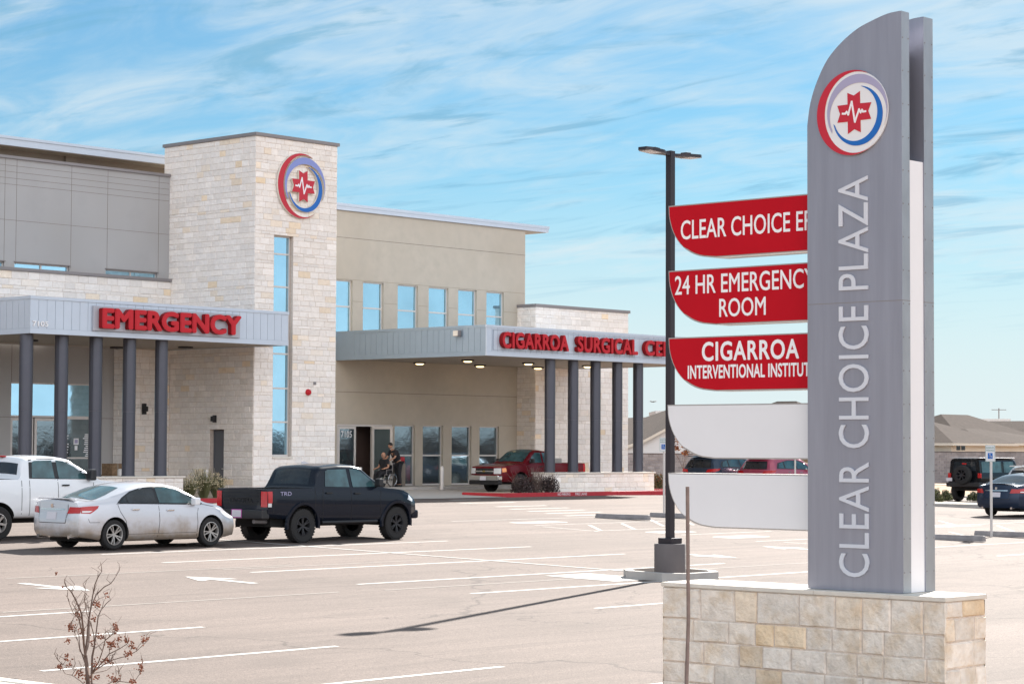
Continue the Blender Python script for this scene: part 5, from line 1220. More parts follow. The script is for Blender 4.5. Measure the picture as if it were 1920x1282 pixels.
m = MB(); m.prism([(-.07, .80), (-.02, .80), (-.02, .785), (.02, .785), (.02, .80), (.07, .80), (.07, .835), (.02, .835), (.02, .85), (-.02, .85), (-.02, .835), (-.07, .835)], 'x', x_ + .03, x_ + .05); m.build('grille_badge', M['brass'] if 'brass' in M else M['coping'], c.root, local=True)
for sg in (-1, 1):
    c.patch([(sg * .50, .72), (sg * .83, .72), (sg * .83, .94), (sg * .50, .93)], 'front', 'headlamp', M['lamp_clear'], .012); c.patch([(4.95, .80), (5.2, .78), (5.2, .93), (4.98, .95)], 'side', 'headlamp', M['lamp_amber'], .010, (sg,)); c.patch([(0, .8), (.14, .8), (.14, 1.1), (0, 1.1)], 'side', 'tail_lamp', M['lamp_red'], .01, (sg,))
m = MB(); m.box(5.345, 5.35, -.16, .16, .47, .62); m.build('number_plate', M['plate'], c.root, local=True); mirrors(c, 3.42, 1.22, M['black'], .1, .17, .08)
lb(c, 'cargo_box', (1.2, 1.85, -.6, .6, 1.1, 1.32), 'concrete', .02)

# navy saloon at the right edge
s2 = sedan('parked_car', 'dark blue saloon at the right edge seen from behind', (67.75, 39.25, gz(0, 40)), 0, PN, 4.67, 'car_glass', 'rim_silver', False, 'five', 1.80)
p = on_g(1858, 966); s2.root.location = (p.x - 1.0, p.y - .78 + .0, gz(p.x, p.y)); s2.root.scale = (.96, 1, 1)
m = MB(); m.prism([(1.95, 1.455), (2.12, 1.46), (1.98, 1.55), (1.94, 1.54)], 'y', -.015, .015); m.build('roof_fin', M['black'], s2.root, local=True)

# boxy off-roader with spare wheel
spJ = dict(L=4.4, W=1.78, crown=.02, er=.02, ef=.06, sm=.03, rear=[(.4, .0), (2, .0)], front=[(.4, 0), (1.2, .0)],
    low=[(0, .60), (4.4, .60)], belt=[(0, 1.15), (3.2, 1.15), (4.4, 1.08)],
    top=[(0, 1.80), (.05, 1.83), (2.9, 1.82), (3.0, 1.76), (3.2, 1.22), (3.3, 1.17), (4.4, 1.12)], w=[(0, .78), (3.2, .78), (4.4, .66)], tum=.10)
pj = on_g(1798, 939)
jp = Car('off_roader', 'black boxy off-road car with a spare wheel on its back', 'car', (pj.x - .55, pj.y - .62, gz(pj.x, pj.y)), 0, spJ, PB); c = jp
c.shell([(.78, .40, .46), (3.65, .40, .46)])
c.patch([(.14, 1.22), (.16, 1.68), (.80, 1.68), (.80, 1.22)], 'side', 'side_window', M['car_glass_teal'], .01, (-1, 1)); c.patch([(.95, 1.22), (.95, 1.68), (1.75, 1.68), (1.75, 1.22)], 'side', 'side_window', M['car_glass_teal'], .01, (-1, 1)); c.patch([(1.95, 1.22), (1.95, 1.68), (2.75, 1.68), (2.95, 1.22)], 'side', 'side_window', M['car_glass_teal'], .01, (-1, 1))
m = MB(); m.bbox(.05, 2.95, -.70, .70, 1.822, 1.85, .01); m.build('hard_top_roof', PS, c.root, local=True)
c.patch([(-.55, 1.30), (.55, 1.30), (.52, 1.68), (-.52, 1.68)], 'rear', 'rear_window', M['car_glass'], .01)
for sg in (-1, 1): lb(c, 'tail_lamp', (-.05, .04, sg * .72 - .07, sg * .72 + .07, 1.0, 1.2), 'lamp_red', .01)
lb(c, 'rear_bumper', (-.18, .1, -.80, .80, .62, .82), 'black', .03); lb(c, 'brake_lamp', (-.06, .02, -.1, .1, 1.56, 1.62), 'lamp_red', .01); m = MB(); m.box(-.19, -.185, .5, .78, .86, 1.0); m.build('number_plate', M['plate'], c.root, local=True)
for x in (.78, 3.65):
    for sg in (-1, 1):
        m = MB(); ya, yb = sorted((sg * .74, sg * .93)); m.bbox(x - .56, x + .56, ya, yb, .80, .86, .02); m.build('wing', M['black'], c.root, local=True)
c.wheels((.78, 3.65), .40, .26, 'rim_black', 'five', yt=.93); wheel(jp.root, (-.20, -.02, 1.12), .40, .25, .24, 1, 'rim_black', 'seven', axis='x')
lb(c, 'underbody', (.2, 4.2, -.6, .6, .45, .8), 'under', .03)

# crossovers seen between the sign panels
def cuv(name, label, pos, paint, tint='car_glass', lamp='lamp_red', sc=1.0, roofline=0):
    sp = dict(L=4.6, W=1.86, crown=.05, er=.16, ef=.3, rear=[(.3, .08), (.5, 0), (.95, .02), (1.1, .08), (1.45, .28), (1.65, .34)], front=[(.3, .05), (.6, .02), (.9, .2)],
        low=[(0, .38), (.8, .25), (4.0, .25), (4.6, .3)], belt=[(0, 1.08), (1.5, 1.10), (3.3, 1.02), (4.6, .8)],
        top=[(0, 1.48), (.12, 1.60), (.7, 1.66), (1.6, 1.68), (2.3, 1.66), (2.7, 1.58), (3.1, 1.38), (3.5, 1.14), (4.1, 1.05), (4.6, .88)], w=[(0, .84), (.4, .91), (3.6, .92), (4.6, .8)], tum=.42)
    c = Car(name, label, 'car', pos, 0, sp, paint, glass=tint); c.root.scale = (sc, sc, sc); c.shell([(.95, .35, .42), (3.68, .35, .42)])
    c.patch([(.55, 1.14), (.75, 1.38), (1.5, 1.50), (2.3, 1.50), (2.75, 1.38), (3.2, 1.08), (1.8, 1.12)], 'side', 'window_surround', M['black'], .004, (-1, 1))
    for poly in ([(.72, 1.17), (.85, 1.36), (1.15, 1.43), (1.15, 1.16)], [(1.24, 1.16), (1.24, 1.44), (1.55, 1.475), (1.98, 1.48), (2.0, 1.14)], [(2.08, 1.14), (2.06, 1.475), (2.3, 1.47), (2.7, 1.35), (3.08, 1.11)]): c.patch(poly, 'side', 'side_window', M['car_glass_teal'], .009, (-1, 1))
    c.patch([(-.66, 1.12), (.66, 1.12), (.56, 1.46), (-.56, 1.46)], 'rear', 'rear_window', M['car_glass'], .012); c.patch([(2.5, -.55), (2.5, .55), (3.35, .68), (3.35, -.68)], 'top', 'windscreen', M['car_glass'], .008)
    for sg in (-1, 1): c.patch([(sg * .48, .92), (sg * .90, .94), (sg * .90, 1.08), (sg * .55, 1.04)], 'rear', 'tail_lamp', M['lamp_red'], .014); c.patch([(.0, .94), (.3, .98), (.5, 1.08), (.0, 1.07)], 'side', 'tail_lamp', M['lamp_red'], .012, (sg,))
    c.patch([(-.16, .72), (.16, .72), (.16, .86), (-.16, .86)], 'rear', 'number_plate', M['plate'], .014); m = MB(); m.bbox(.08, .38, -.56, .56, 1.60, 1.635, .01); m.build('spoiler', paint, c.root, local=True)
    handles(c, ((1.45, 1.0), (2.3, .97)), M['chrome']); mirrors(c, 2.95, 1.14, M['black']); c.wheels((.95, 3.68), .35, .23, 'rim_silver', 'five'); lb(c, 'underbody', (.5, 4.1, -.7, .7, .22, .55), 'under', .03); return c
def cuv_at(px, F, name, label, paint, sc):
    d = ray(px, 930); k_ = F / (d.x * .738 + d.y * .675); x, y = d.x * k_, d.y * k_; return cuv(name, label, (x, y, gz(x, y)), paint, sc=sc)
cx1 = cuv_at(1306, 97.5, 'crossover_car', 'dark grey blue crossover with a white roofline, left in the gap between the white panels', PG, 1.0)
cx2 = cuv_at(1411, 97.0, 'crossover_car', 'rose red crossover right of the dark one in the gap between the white panels', PP, 1.0)
cx3 = cuv_at(1915, 88.0, 'crossover_car', 'pale crossover at the right edge between the off-roader and the blue saloon', PS, 1.0)

# ------------------------------------------------------------------ people
M['skin'] = mat('skin', (.42, .22, .14), .55); M['cloth_black'] = mat('black scrubs', (.012, .012, .016), .85, var=.3, vscale=14, bump=.006, bscale=18); M['hair'] = mat('dark hair', (.012, .009, .008), .7)
M['shoe'] = mat('dark shoes', (.02, .02, .02), .6)
def skin_mesh(name, nodes, edges, mt, parent, root, sub=2):
    keys = list(nodes); me = bpy.data.meshes.new(name); me.from_pydata([nodes[k][:3] for k in keys], [(keys.index(a), keys.index(b)) for a, b in edges], [])
    o = bpy.data.objects.new(name, me); COL.objects.link(o); sk = o.modifiers.new('s', 'SKIN'); sk.use_smooth_shade = True
    if not me.skin_vertices: me.skin_vertices.new()
    for i, k in enumerate(keys):
        r = nodes[k][3]; me.skin_vertices[0].data[i].radius = (r, r * (nodes[k][4] if len(nodes[k]) > 4 else 1)); me.skin_vertices[0].data[i].use_root = (k == root)
    ss = o.modifiers.new('u', 'SUBSURF'); ss.levels = ss.render_levels = sub
    dg = bpy.context.evaluated_depsgraph_get(); dg.update(); nm = bpy.data.meshes.new_from_object(o.evaluated_get(dg)); o.modifiers.clear(); o.data = nm; nm.materials.clear(); nm.materials.append(mt)
    for p in nm.polygons: p.use_smooth = True
    o.parent = parent; return o
def hand(nodes, edges, w, h, side, pre):
    """palm and five fingers from wrist w towards direction h"""
    w = Vector(w); d = Vector(h).normalized(); q = Vector(side).normalized(); dn = d.cross(q).normalized()
    c = w + d * .06; nodes[pre + 'palm'] = (*c, .026); edges.append((pre + 'wr', pre + 'palm'))
    for i, (off, ln) in enumerate(((-.027, .060), (-.010, .072), (.010, .066), (.026, .050))):
        b = w + d * .085 + q * off; m1 = b + d * ln * .5 + dn * .008; e = b + d * ln * .85 + dn * .03
        nodes[pre + 'f%da' % i] = (*b, .0095); nodes[pre + 'f%db' % i] = (*m1, .0085); nodes[pre + 'f%dc' % i] = (*e, .007); edges += [(pre + 'palm', pre + 'f%da' % i), (pre + 'f%da' % i, pre + 'f%db' % i), (pre + 'f%db' % i, pre + 'f%dc' % i)]
    t0 = w + d * .035 - q * .03; t1_ = w + d * .07 - q * .05; nodes[pre + 't0'] = (*t0, .011); nodes[pre + 't1'] = (*t1_, .009); edges += [(pre + 'palm', pre + 't0'), (pre + 't0', pre + 't1')]
def head(parent, c, fwd, r=.098, hair='dark'):
    """nose, ears and hair laid on the skull; c = centre of the head, fwd = facing"""
    c = Vector(c); f = Vector(fwd).normalized(); s_ = f.cross(Vector((0, 0, 1))).normalized(); u = s_.cross(f); T = Matrix(((f.x, s_.x, u.x, c.x), (f.y, s_.y, u.y, c.y), (f.z, s_.z, u.z, c.z), (0, 0, 0, 1)))
    def ell(cx, cy, cz, rx, ry, rz, n=14, cut=None):
        m = MB(); vs = []; fs = []
        for i in range(n + 1):
            a = pi * i / n
            for j in range(2 * n): b = pi * j / n; vs.append((cx + rx * sin(a) * cos(b), cy + ry * sin(a) * sin(b), cz + rz * cos(a)))
        for i in range(n):
            for j in range(2 * n): fs.append((i * 2 * n + j, i * 2 * n + (j + 1) % (2 * n), (i + 1) * 2 * n + (j + 1) % (2 * n), (i + 1) * 2 * n + j))
        m.add(vs, fs, smooth=True); return m
    h = ell(0, 0, 0, .098, .078, .118); h.merge(ell(.045, 0, -.065, .045, .045, .045)); nose = MB(); nose.add([(.095, 0, .02), (.092, -.014, -.02), (.092, .014, -.02), (.120, 0, -.018)], [(0, 1, 3), (0, 3, 2), (1, 2, 3)]); h.merge(nose)
    for sg in (-1, 1): h.merge(ell(-.005, sg * .078, -.005, .02, .008, .03, 8))
    h.xf(T); h.build('head_skin', M['skin'], parent, local=True)
    f2 = MB()
    for sg in (-1, 1): f2.merge(ell(.088, sg * .032, .012, .012, .014, .007, 8))
    f2.merge(ell(.088, 0, -.055, .014, .024, .006, 8)); f2.xf(T); f2.build('eyes_and_mouth', M['hair'], parent, local=True)
    if hair: hh = ell(-.016, 0, .030, .098, .084, .106); hh.xf(T); hh.build('hair', M['hair'], parent, local=True)
zf = 1.442
# standing helper, leaning forward (towards -X and a little to the camera's left)
ps = on_y(742, 900, 66.2); hx = ps.x + .10
per = thing('person', 'standing person in black scrubs leaning forward over the wheelchair', 'person', (hx, 66.2, zf))
B = {}; E_ = []
# facing -X ; y toward the building is +
def add(n, *v): B[n] = v
add('pel', .02, 0, .96, .12); add('waist', -.03, 0, 1.10, .115); add('chest', -.17, 0, 1.30, .135); add('neckb', -.28, 0, 1.43, .075); add('nk', -.34, 0, 1.50, .05)
for s_, sg in (('L', -1), ('R', 1)):
    add('sh' + s_, -.24, sg * .18, 1.38, .06); add('el' + s_, -.36, sg * .22, 1.15, .04); add(s_ + 'wr', -.64, sg * .15, 1.02, .029)
    add('hip' + s_, .03, sg * .10, .90, .10); add('kn' + s_, -.03 + .1 * (sg > 0), sg * .12, .50, .06); add('an' + s_, .05 + .12 * (sg > 0), sg * .12, .09, .042); add('toe' + s_, -.12 + .12 * (sg > 0), sg * .13, .04, .038)
ED = [('pel', 'waist'), ('waist', 'chest'), ('chest', 'neckb'), ('neckb', 'nk')]
for s_ in 'LR': ED += [('chest', 'sh' + s_), ('sh' + s_, 'el' + s_), ('el' + s_, s_ + 'wr'), ('pel', 'hip' + s_), ('hip' + s_, 'kn' + s_), ('kn' + s_, 'an' + s_), ('an' + s_, 'toe' + s_)]
N_ = dict(B); e2 = list(ED)
for s_, sg in (('L', -1), ('R', 1)): hand(N_, e2, B[s_ + 'wr'][:3], (-.9, 0, -.35), (0, sg, 0), s_)
skin_mesh('body', N_, e2, M['skin'], per, 'pel', 1)
def sub(keys, grow): return {k: (*B[k][:3], B[k][3] + grow + (.012 if k in ('waist', 'chest', 'pel') else 0)) for k in keys}
sh = sub(['pel', 'waist', 'chest', 'neckb', 'shL', 'shR'], .022); 
for s_ in 'LR': m_ = (Vector(B['sh' + s_][:3]) + Vector(B['el' + s_][:3])) / 2; m_ = m_ * .4 + Vector(B['el' + s_][:3]) * .6; sh['m' + s_] = (*m_, .058)
skin_mesh('tunic', sh, [('pel', 'waist'), ('waist', 'chest'), ('chest', 'neckb'), ('chest', 'shL'), ('chest', 'shR'), ('shL', 'mL'), ('shR', 'mR')], M['cloth_black'], per, 'pel')
tr = sub(['pel', 'hipL', 'hipR', 'knL', 'knR', 'anL', 'anR'], .024); skin_mesh('trousers', tr, [('pel', 'hipL'), ('pel', 'hipR'), ('hipL', 'knL'), ('hipR', 'knR'), ('knL', 'anL'), ('knR', 'anR')], M['cloth_black'], per, 'pel')
m = MB()
for sg in (-1, 1): a = B['an' + ('L' if sg < 0 else 'R')]; m.bbox(a[0] - .20, a[0] + .07, a[1] - .045, a[1] + .045, 0, .09, .03)
m.build('shoes', M['shoe'], per, local=True); head(per, (-.40, 0, 1.615), (-.85, 0, -.5)); per.scale = (1.05, 1.05, 1.04)
# seated person and wheelchair, facing -X as well
cxw = hx - .74
wc = thing('wheelchair', 'black wheelchair carrying a seated person by the surgery door', 'wheelchair', (cxw, 66.2, zf)); F_ = M['coping']
m = MB(); 
for sg in (-1, 1):
    y = sg * .24; m.tube([(.22, y, .95), (.20, y, .50), (.20, y, .30)], .013); m.tube([(.22, y, .95), (.33, y, .96)], .014); m.tube([(.20, y, .50), (-.24, y, .50), (-.27, y, .28), (-.42, y, .10)], .013); m.tube([(.20, y, .70), (-.12, y, .70), (-.14, y, .5)], .013); m.tube([(.20, y, .30), (-.2, y, .26)], .013)
for x, z in ((.2, .32), (-.2, .28)): m.tube([(x, -.24, z), (x, .24, z)], .012)
m.build('frame', F_, wc, local=True)
m = MB(); m.bbox(-.24, .2, -.23, .23, .47, .51, .015); m.build('seat', M['cloth_black'], wc, local=True); m = MB(); m.bbox(.18, .21, -.23, .23, .52, .90, .01); m.build('backrest', M['cloth_black'], wc, local=True)
for sg in (-1, 1):
    e = bpy.data.objects.new('wheel', None); COL.objects.link(e); e.parent = wc; e.location = (.14, sg * .29, .30); m = MB()
    def tor(R_, r_, n=32): return [(R_ + r_ * cos(2 * pi * i / 8), r_ * sin(2 * pi * i / 8)) for i in range(9)]
    m.lathe(tor(.285, .016), axis='y', n=36, caps=False); m.build('tyre', M['tyre'], e, local=True); m = MB(); m.lathe(tor(.24, .008), (0, sg * .03, 0), axis='y', n=36, caps=False)
    for k in range(12): a = 2 * pi * k / 12; m.tube([(.03 * cos(a), 0, .03 * sin(a)), (.275 * cos(a), 0, .275 * sin(a))], .003, 5)
    m.tube([(0, -.02, 0), (0, .02, 0)], .03, 10); m.build('rim', M['chrome'], e, local=True)
    m = MB(); m.lathe([(.0, -.015), (.08, -.015), (.085, 0), (.08, .015), (0, .015)], (-.26, sg * .22, .088), axis='y', n=20); m.build('caster', M['tyre'], wc, local=True); lbm = MB(); lbm.bbox(-.52, -.38, sg * .12 - .07, sg * .12 + .07, .09, .105, .004); lbm.build('footrest', F_, wc, local=True)
sit = thing('person', 'seated bald person in a black top in the wheelchair by the surgery door', 'person', (cxw, 66.2, zf))
B = {}; add('pel', .05, 0, .60, .125); add('waist', .03, 0, .76, .14); add('chest', -.01, 0, .98, .15); add('neckb', -.03, 0, 1.12, .075); add('nk', -.05, 0, 1.18, .05)
for s_, sg in (('L', -1), ('R', 1)):
    add('sh' + s_, -.01, sg * .20, 1.07, .065); add('el' + s_, -.06, sg * .28, .80, .045); add(s_ + 'wr', -.30, sg * .24, .74, .029); add('hip' + s_, .0, sg * .11, .58, .10); add('kn' + s_, -.40, sg * .13, .56, .065); add('an' + s_, -.46, sg * .12, .17, .043); add('toe' + s_, -.58, sg * .13, .135, .036)
N_ = dict(B); e2 = list(ED)
for s_, sg in (('L', -1), ('R', 1)): hand(N_, e2, B[s_ + 'wr'][:3], (-1, 0, -.2), (0, sg, 0), s_)
skin_mesh('body', N_, e2, M['skin'], sit, 'pel', 1)
sh = sub(['pel', 'waist', 'chest', 'neckb', 'shL', 'shR'], .022)
for s_ in 'LR': m_ = (Vector(B['sh' + s_][:3]) * .35 + Vector(B['el' + s_][:3]) * .65); sh['m' + s_] = (*m_, .066)
skin_mesh('shirt', sh, [('pel', 'waist'), ('waist', 'chest'), ('chest', 'neckb'), ('chest', 'shL'), ('chest', 'shR'), ('shL', 'mL'), ('shR', 'mR')], M['cloth_black'], sit, 'pel')
tr = sub(['pel', 'hipL', 'hipR', 'knL', 'knR', 'anL', 'anR'], .022); skin_mesh('trousers', tr, [('pel', 'hipL'), ('pel', 'hipR'), ('hipL', 'knL'), ('hipR', 'knR'), ('knL', 'anL'), ('knR', 'anR')], M['cloth_black'], sit, 'pel')
m = MB()
for s_ in 'LR': a = B['an' + s_]; m.bbox(a[0] - .20, a[0] + .06, a[1] - .045, a[1] + .045, .107, .19, .03)
m.build('shoes', M['shoe'], sit, local=True); head(sit, (-.07, 0, 1.295), (-1, 0, -.08), hair=None)
# litter bin and notice at the door
BX = on_y(748, 880, 67.3).x
t = thing('litter_bin', 'brown litter bin with a red top behind the standing person', 'bin', (BX, 67.3, zf)); m = MB(); m.bbox(BX - .2, BX + .2, 67.1, 67.5, zf, zf + .95, .03); m.build('bin_body', M['stucco_dark'], t); m = MB(); m.bbox(BX - .18, BX + .18, 67.12, 67.48, zf + .955, zf + 1.22, .04); m.build('bin_top', M['kerb_red'], t)
m = MB(); NX = on_y(713, 850, YW).x; m.box(NX - .24, NX + .24, YW - .035, YW - .027, zf + 1.02, zf + 1.36); tag(m.build('notice', M['white_vinyl']), 'pale blank paper notice on the glass beside the open surgery door', 'notice')

# ------------------------------------------------------------------ vegetation
def leafball(mb, c, rx, ry, rz, n, sz, r, mi=(0, 1), shell=.35):
    for _ in range(n):
        a = r.uniform(0, 2 * pi); cz = r.uniform(-.2, 1); q = (r.random() ** shell); s = math.sqrt(max(0, 1 - cz * cz))
        p = Vector((c[0] + rx * q * s * cos(a), c[1] + ry * q * s * sin(a), c[2] + rz * q * cz)); u = Vector((r.gauss(0, 1), r.gauss(0, 1), r.gauss(0, 1))).normalized(); v = u.cross(Vector((r.gauss(0, 1), r.gauss(0, 1), r.gauss(0, 1)))).normalized(); k = sz * r.uniform(.6, 1.3)
        t = r.uniform(.32, .68); mb.face([p - u * k, p + v * k * .45, p + u * k, p - v * k * .45], r.choice(mi), t)
M['leaf_dark'] = mat('dark shrub leaf', (.045, .06, .03), .7, tint=1.0); M['leaf_olive'] = mat('olive shrub leaf', (.14, .14, .06), .7, tint=1.0)
M['leaf_pale'] = mat('pale seed heads', (.62, .52, .34), .8, tint=1.0); M['leaf_dry'] = mat('dry brown leaf', (.26, .12, .05), .8, tint=1.0); M['twig'] = mat('grey brown twig', (.13, .09, .075), .85); M['twig_dark'] = mat('dark twig', (.05, .035, .03), .85)
M['leaf_orange'] = mat('orange brown seed head', (.20, .062, .028), .8, tint=1.0); M['leaf_purple'] = mat('purple brown leaf', (.06, .035, .035), .7, tint=1.0)
def shrub(name, label, x, y, w, h, mats, n, sz, seed, stems=14, group=None, cat='shrub', base=.1):
    r = random.Random(seed); z = gz(x, y) + base; t = thing(name, label, cat, (x, y, z), 0, group); m = MB()
    for i in range(stems):
        a = r.uniform(0, 2 * pi); d = r.uniform(.2, 1) * w; e = Vector((x + d * cos(a), y + d * sin(a), z + h * r.uniform(.6, 1.12))); b = Vector((x + d * .15 * cos(a), y + d * .15 * sin(a), z)); mid = (b + e) / 2 + Vector((r.gauss(0, .03), r.gauss(0, .03), h * .08)); m.tube([b, mid, e], [.012, .008, .003], 5)
    m.build('stems', M['twig'], t); m = MB(); 
    for i in range(7): a = r.uniform(0, 2 * pi); q = r.uniform(0, .7) * w; leafball(m, (x + q * cos(a), y + q * sin(a), z + h * .15), w * r.uniform(.45, .7), w * r.uniform(.45, .7), h * r.uniform(.5, .85), n // 7, sz, r)
    m.build('foliage', mats, t); return t
# pale grass clump in front of the tower, dark and grey shrubs by the low wall
p = on_g(372, 938); 
for i, (px, w, h, s_) in enumerate(((355, .45, .75, 1), (382, .55, 1.05, 2), (405, .42, .8, 3))):
    q = on_y(px, 930, 59.8); t = thing('ornamental_grass', ('low pale grass clump at the left of the bed before the tower', 'tallest pale seeding clump in the bed before the tower', 'pale clump at the right of the bed, beside the black tailgate')[i], 'plant', (q.x, 59.8, 1.3), 0, 'pale clumps in the bed before the tower'); r = random.Random(s_); m = MB()
    for k in range(240):
        a = r.uniform(0, 2 * pi); d = r.uniform(.1, 1) * w; b = Vector((q.x + d * .2 * cos(a), 59.8 + d * .2 * sin(a), 1.27)); e = Vector((q.x + d * cos(a), 59.8 + d * sin(a), 1.27 + h * r.uniform(.5, 1.0))); m.tube([b, (b + e) / 2 + Vector((0, 0, h * .12)), e], [.006, .005, .002], 3, t=r.uniform(.3, .6))
    m.build('blades', M['leaf_olive'], t); m = MB()
    for k in range(300): a = r.uniform(0, 2 * pi); d = r.uniform(.0, 1) ** .6 * w; leafball(m, (q.x + d * cos(a), 59.8 + d * sin(a), 1.27 + h * r.uniform(.45, 1.08) * (1 - .25 * (d / w) ** 2)), .03, .03, .04, 3, .022, r)
    m.build('seed_heads', [M['leaf_pale'], M['leaf_pale']], t)
for i, (px, w, h, l, mt, n) in enumerate(((968, .62, .80, 'dark purple brown shrub at the left end beside the red pickup wheel', 'leaf_purple', 2600), (992, .42, .95, 'grey bare twiggy shrub in the middle before the red pickup', 'twig', 160), (1019, .62, .80, 'dark shrub against the corner of the right low wall', 'leaf_purple', 2400))):
    q = on_y(px, 925, 59.2); shrub('shrub', l, q.x, 59.0 if i != 1 else 58.85, w, h, [M[mt], M['twig_dark']], n, .04, 60 + i, stems=60 if i == 1 else 30, group='shrubs at the end of the low wall', base=.12)
for i, (px, py, w, h, l) in enumerate(((1751, 944, .30, .55, 'dark green shrub partly behind the sign tower, on the far traffic island'), (1777, 944, .36, .50, 'dark green shrub in the middle of the far traffic island'), (1829, 944, .32, .42, 'small dark green shrub on the far island beside the blue saloon'), (1763, 945, .2, .28, 'smallest shrub between the two dark ones on the far island'))):
    q = on_g(px, py); shrub('shrub', l, q.x, q.y, w, h, [M['leaf_dark'], M['leaf_olive']], 1500, .045, 70 + i, group='shrubs on the far island', base=.12)
for i, (px, w, h, l) in enumerate(((1236, .5, .9, 'green and yellow shrub at the right end of the low wall'), (1216, .4, .3, 'low dry shrub behind the right end of the low wall'))):
    q = on_y(px, 910, 62.5); shrub('shrub', l, q.x, 62.5, w, h, [M['leaf_olive'], M['leaf_dry']], 1500, .05, 80 + i, base=.05)
def sapling(name, label, x, y, h, seed, leaves, n_l, spread=.35, tr=.03, cat='tree', sz=.08):
    r = random.Random(seed); z = gz(x, y); t = thing(name, label, cat, (x, y, z)); m = MB(); tips = []
    def br(p, d, ln, rad, dep):
        q = p; pts = [p]; 
        for k in range(4): d = (d + Vector((r.gauss(0, .09), r.gauss(0, .09), r.gauss(.03, .05)))).normalized(); q = q + d * ln / 4; pts.append(q)
        m.tube(pts, [rad, rad * .85, rad * .7, rad * .6, rad * .45], 5)
        if dep == 0: tips.append(q); return
        for k in range(r.choice((2, 3, 3))):
            a = r.uniform(0, 2 * pi); nd = (d + Vector((cos(a), sin(a), r.uniform(-.1, .4))) * spread * r.uniform(.6, 1.4)).normalized(); br(pts[r.choice((2, 3, 4))], nd, ln * r.uniform(.55, .8), rad * .55, dep - 1)
    br(Vector((x, y, z)), Vector((0, 0, 1)), h * .4, tr, 4); m.build('trunk', M['twig'], t); m = MB()
    for p in tips:
        if r.random() < n_l: leafball(m, p, .12, .12, .2, 14, sz, r)
    if m.f: m.build('foliage', leaves, t)
    return t
q = on_y(1283, 905, 70.0); sapling('young_tree', 'thin young tree with dry orange leaves behind the lamp post', q.x, 70.0, 3.0, 5, [M['leaf_orange'], M['leaf_dry']], .8)

# bare crape myrtle close to the camera, lower left: branches follow the photo's silhouette but spread in depth
TXC, TYC = 7.85, 10.45; Tb = Vector((TXC, TYC, gz(TXC, TYC))); rt_ = random.Random(21)
tree = thing('bare_sapling', 'bare multi-stemmed sapling with red brown seed heads at the lower left', 'tree', Tb)
FD = (Tb - EYE); FD.z = 0; FDn = FD.normalized(); k0 = Tb.x * FW.x + Tb.y * FW.y + (-1.5) * FW.z
def tp(px, py, dz): d = ray(px, py); return EYE + d * (k0 + dz)          # dz metres nearer or farther than the trunk
stems = [ # (pixel path), depth drift, radius
    ([(168, 1790), (168, 1420), (163, 1300), (161, 1250), (157, 1225), (151, 1165), (150, 1130), (156, 1100), (175, 1120), ], 0, .016),
]
m = MB(); mseed = MB(); mleaf = MB()
def limb(pts, dz0, dz1, r0, r1):
    n = len(pts); V = [tp(a, b, dz0 + (dz1 - dz0) * i / max(n - 1, 1) + rt_.gauss(0, .01)) for i, (a, b) in enumerate(pts)]
    m.tube(V, [r0 + (r1 - r0) * i / max(n - 1, 1) for i in range(n)], 6); return V
limb([(170, 1795), (168, 1500), (166, 1340), (165, 1282), (163, 1250), (160, 1228)], 0, 0, .0145, .011)
limb([(174, 1795), (174, 1500), (172, 1340), (172, 1262), (173, 1230), (177, 1210)], .05, .12, .009, .006)
L1 = [([(160, 1228), (157, 1205), (156, 1180), (153, 1150), (147, 1135), (140, 1120), (133, 1108), (125, 1100), (118, 1098)], 0, -.15, .010, .0025),
      ([(160, 1228), (164, 1195), (166, 1165), (170, 1140), (174, 1115), (178, 1095), (183, 1083), (191, 1070)], 0, .1, .010, .0022),
      ([(160, 1228), (155, 1190), (149, 1165), (145, 1150), (140, 1138)], 0, -.25, .007, .002), ([(166, 1165), (170, 1140), (180, 1115), (195, 1100), (208, 1093), (216, 1082), (224, 1068)], .06, .3, .006, .002),
      ([(177, 1210), (181, 1180), (184, 1155), (190, 1142), (200, 1130), (207, 1124)], .12, .2, .006, .002), ([(177, 1210), (176, 1190), (172, 1175), (163, 1150), (158, 1125), (160, 1105)], .12, 0, .005, .0015),
      ([(173, 1260), (185, 1240), (192, 1220), (197, 1200), (206, 1192), (214, 1186)], .05, -.2, .006, .002), ([(173, 1262), (188, 1245), (205, 1225), (225, 1215), (240, 1205)], .05, -.1, .006, .002),
      ([(173, 1260), (190, 1248), (212, 1236), (238, 1229), (256, 1220), (278, 1199)], .05, .2, .005, .002), ([(177, 1215), (190, 1206), (206, 1193), (218, 1178)], .1, .3, .004, .0015),
      ([(162, 1250), (150, 1215), (148, 1190), (142, 1178), (135, 1165)], 0, .2, .005, .0015), ([(166, 1290), (150, 1275), (135, 1265), (122, 1262)], 0, -.1, .004, .0015), ([(170, 1300), (185, 1290), (215, 1275), (250, 1280), (262, 1262), (268, 1240)], 0, .25, .005, .0015),
      ([(160, 1228), (167, 1205), (168, 1160), (166, 1140)], 0, .3, .006, .002), ([(160, 1232), (150, 1220), (146, 1200), (140, 1185), (130, 1176)], 0, -.1, .004, .0012), ([(166, 1165), (172, 1135), (186, 1122), (198, 1117)], 0, .1, .004, .0015), ([(184, 1155), (195, 1150), (208, 1160)], .1, .2, .003, .0012),
      ([(150, 1160), (138, 1150), (130, 1130), (126, 1118)], -.1, -.2, .004, .0012), ([(173, 1262), (200, 1256), (212, 1246), (205, 1240)], 0, .1, .003, .001), ([(170, 1280), (205, 1288), (225, 1276), (222, 1262)], 0, -.2, .004, .001), ([(165, 1290), (160, 1268), (150, 1258), (138, 1252), (118, 1245), (108, 1236)], 0, -.3, .004, .001)]
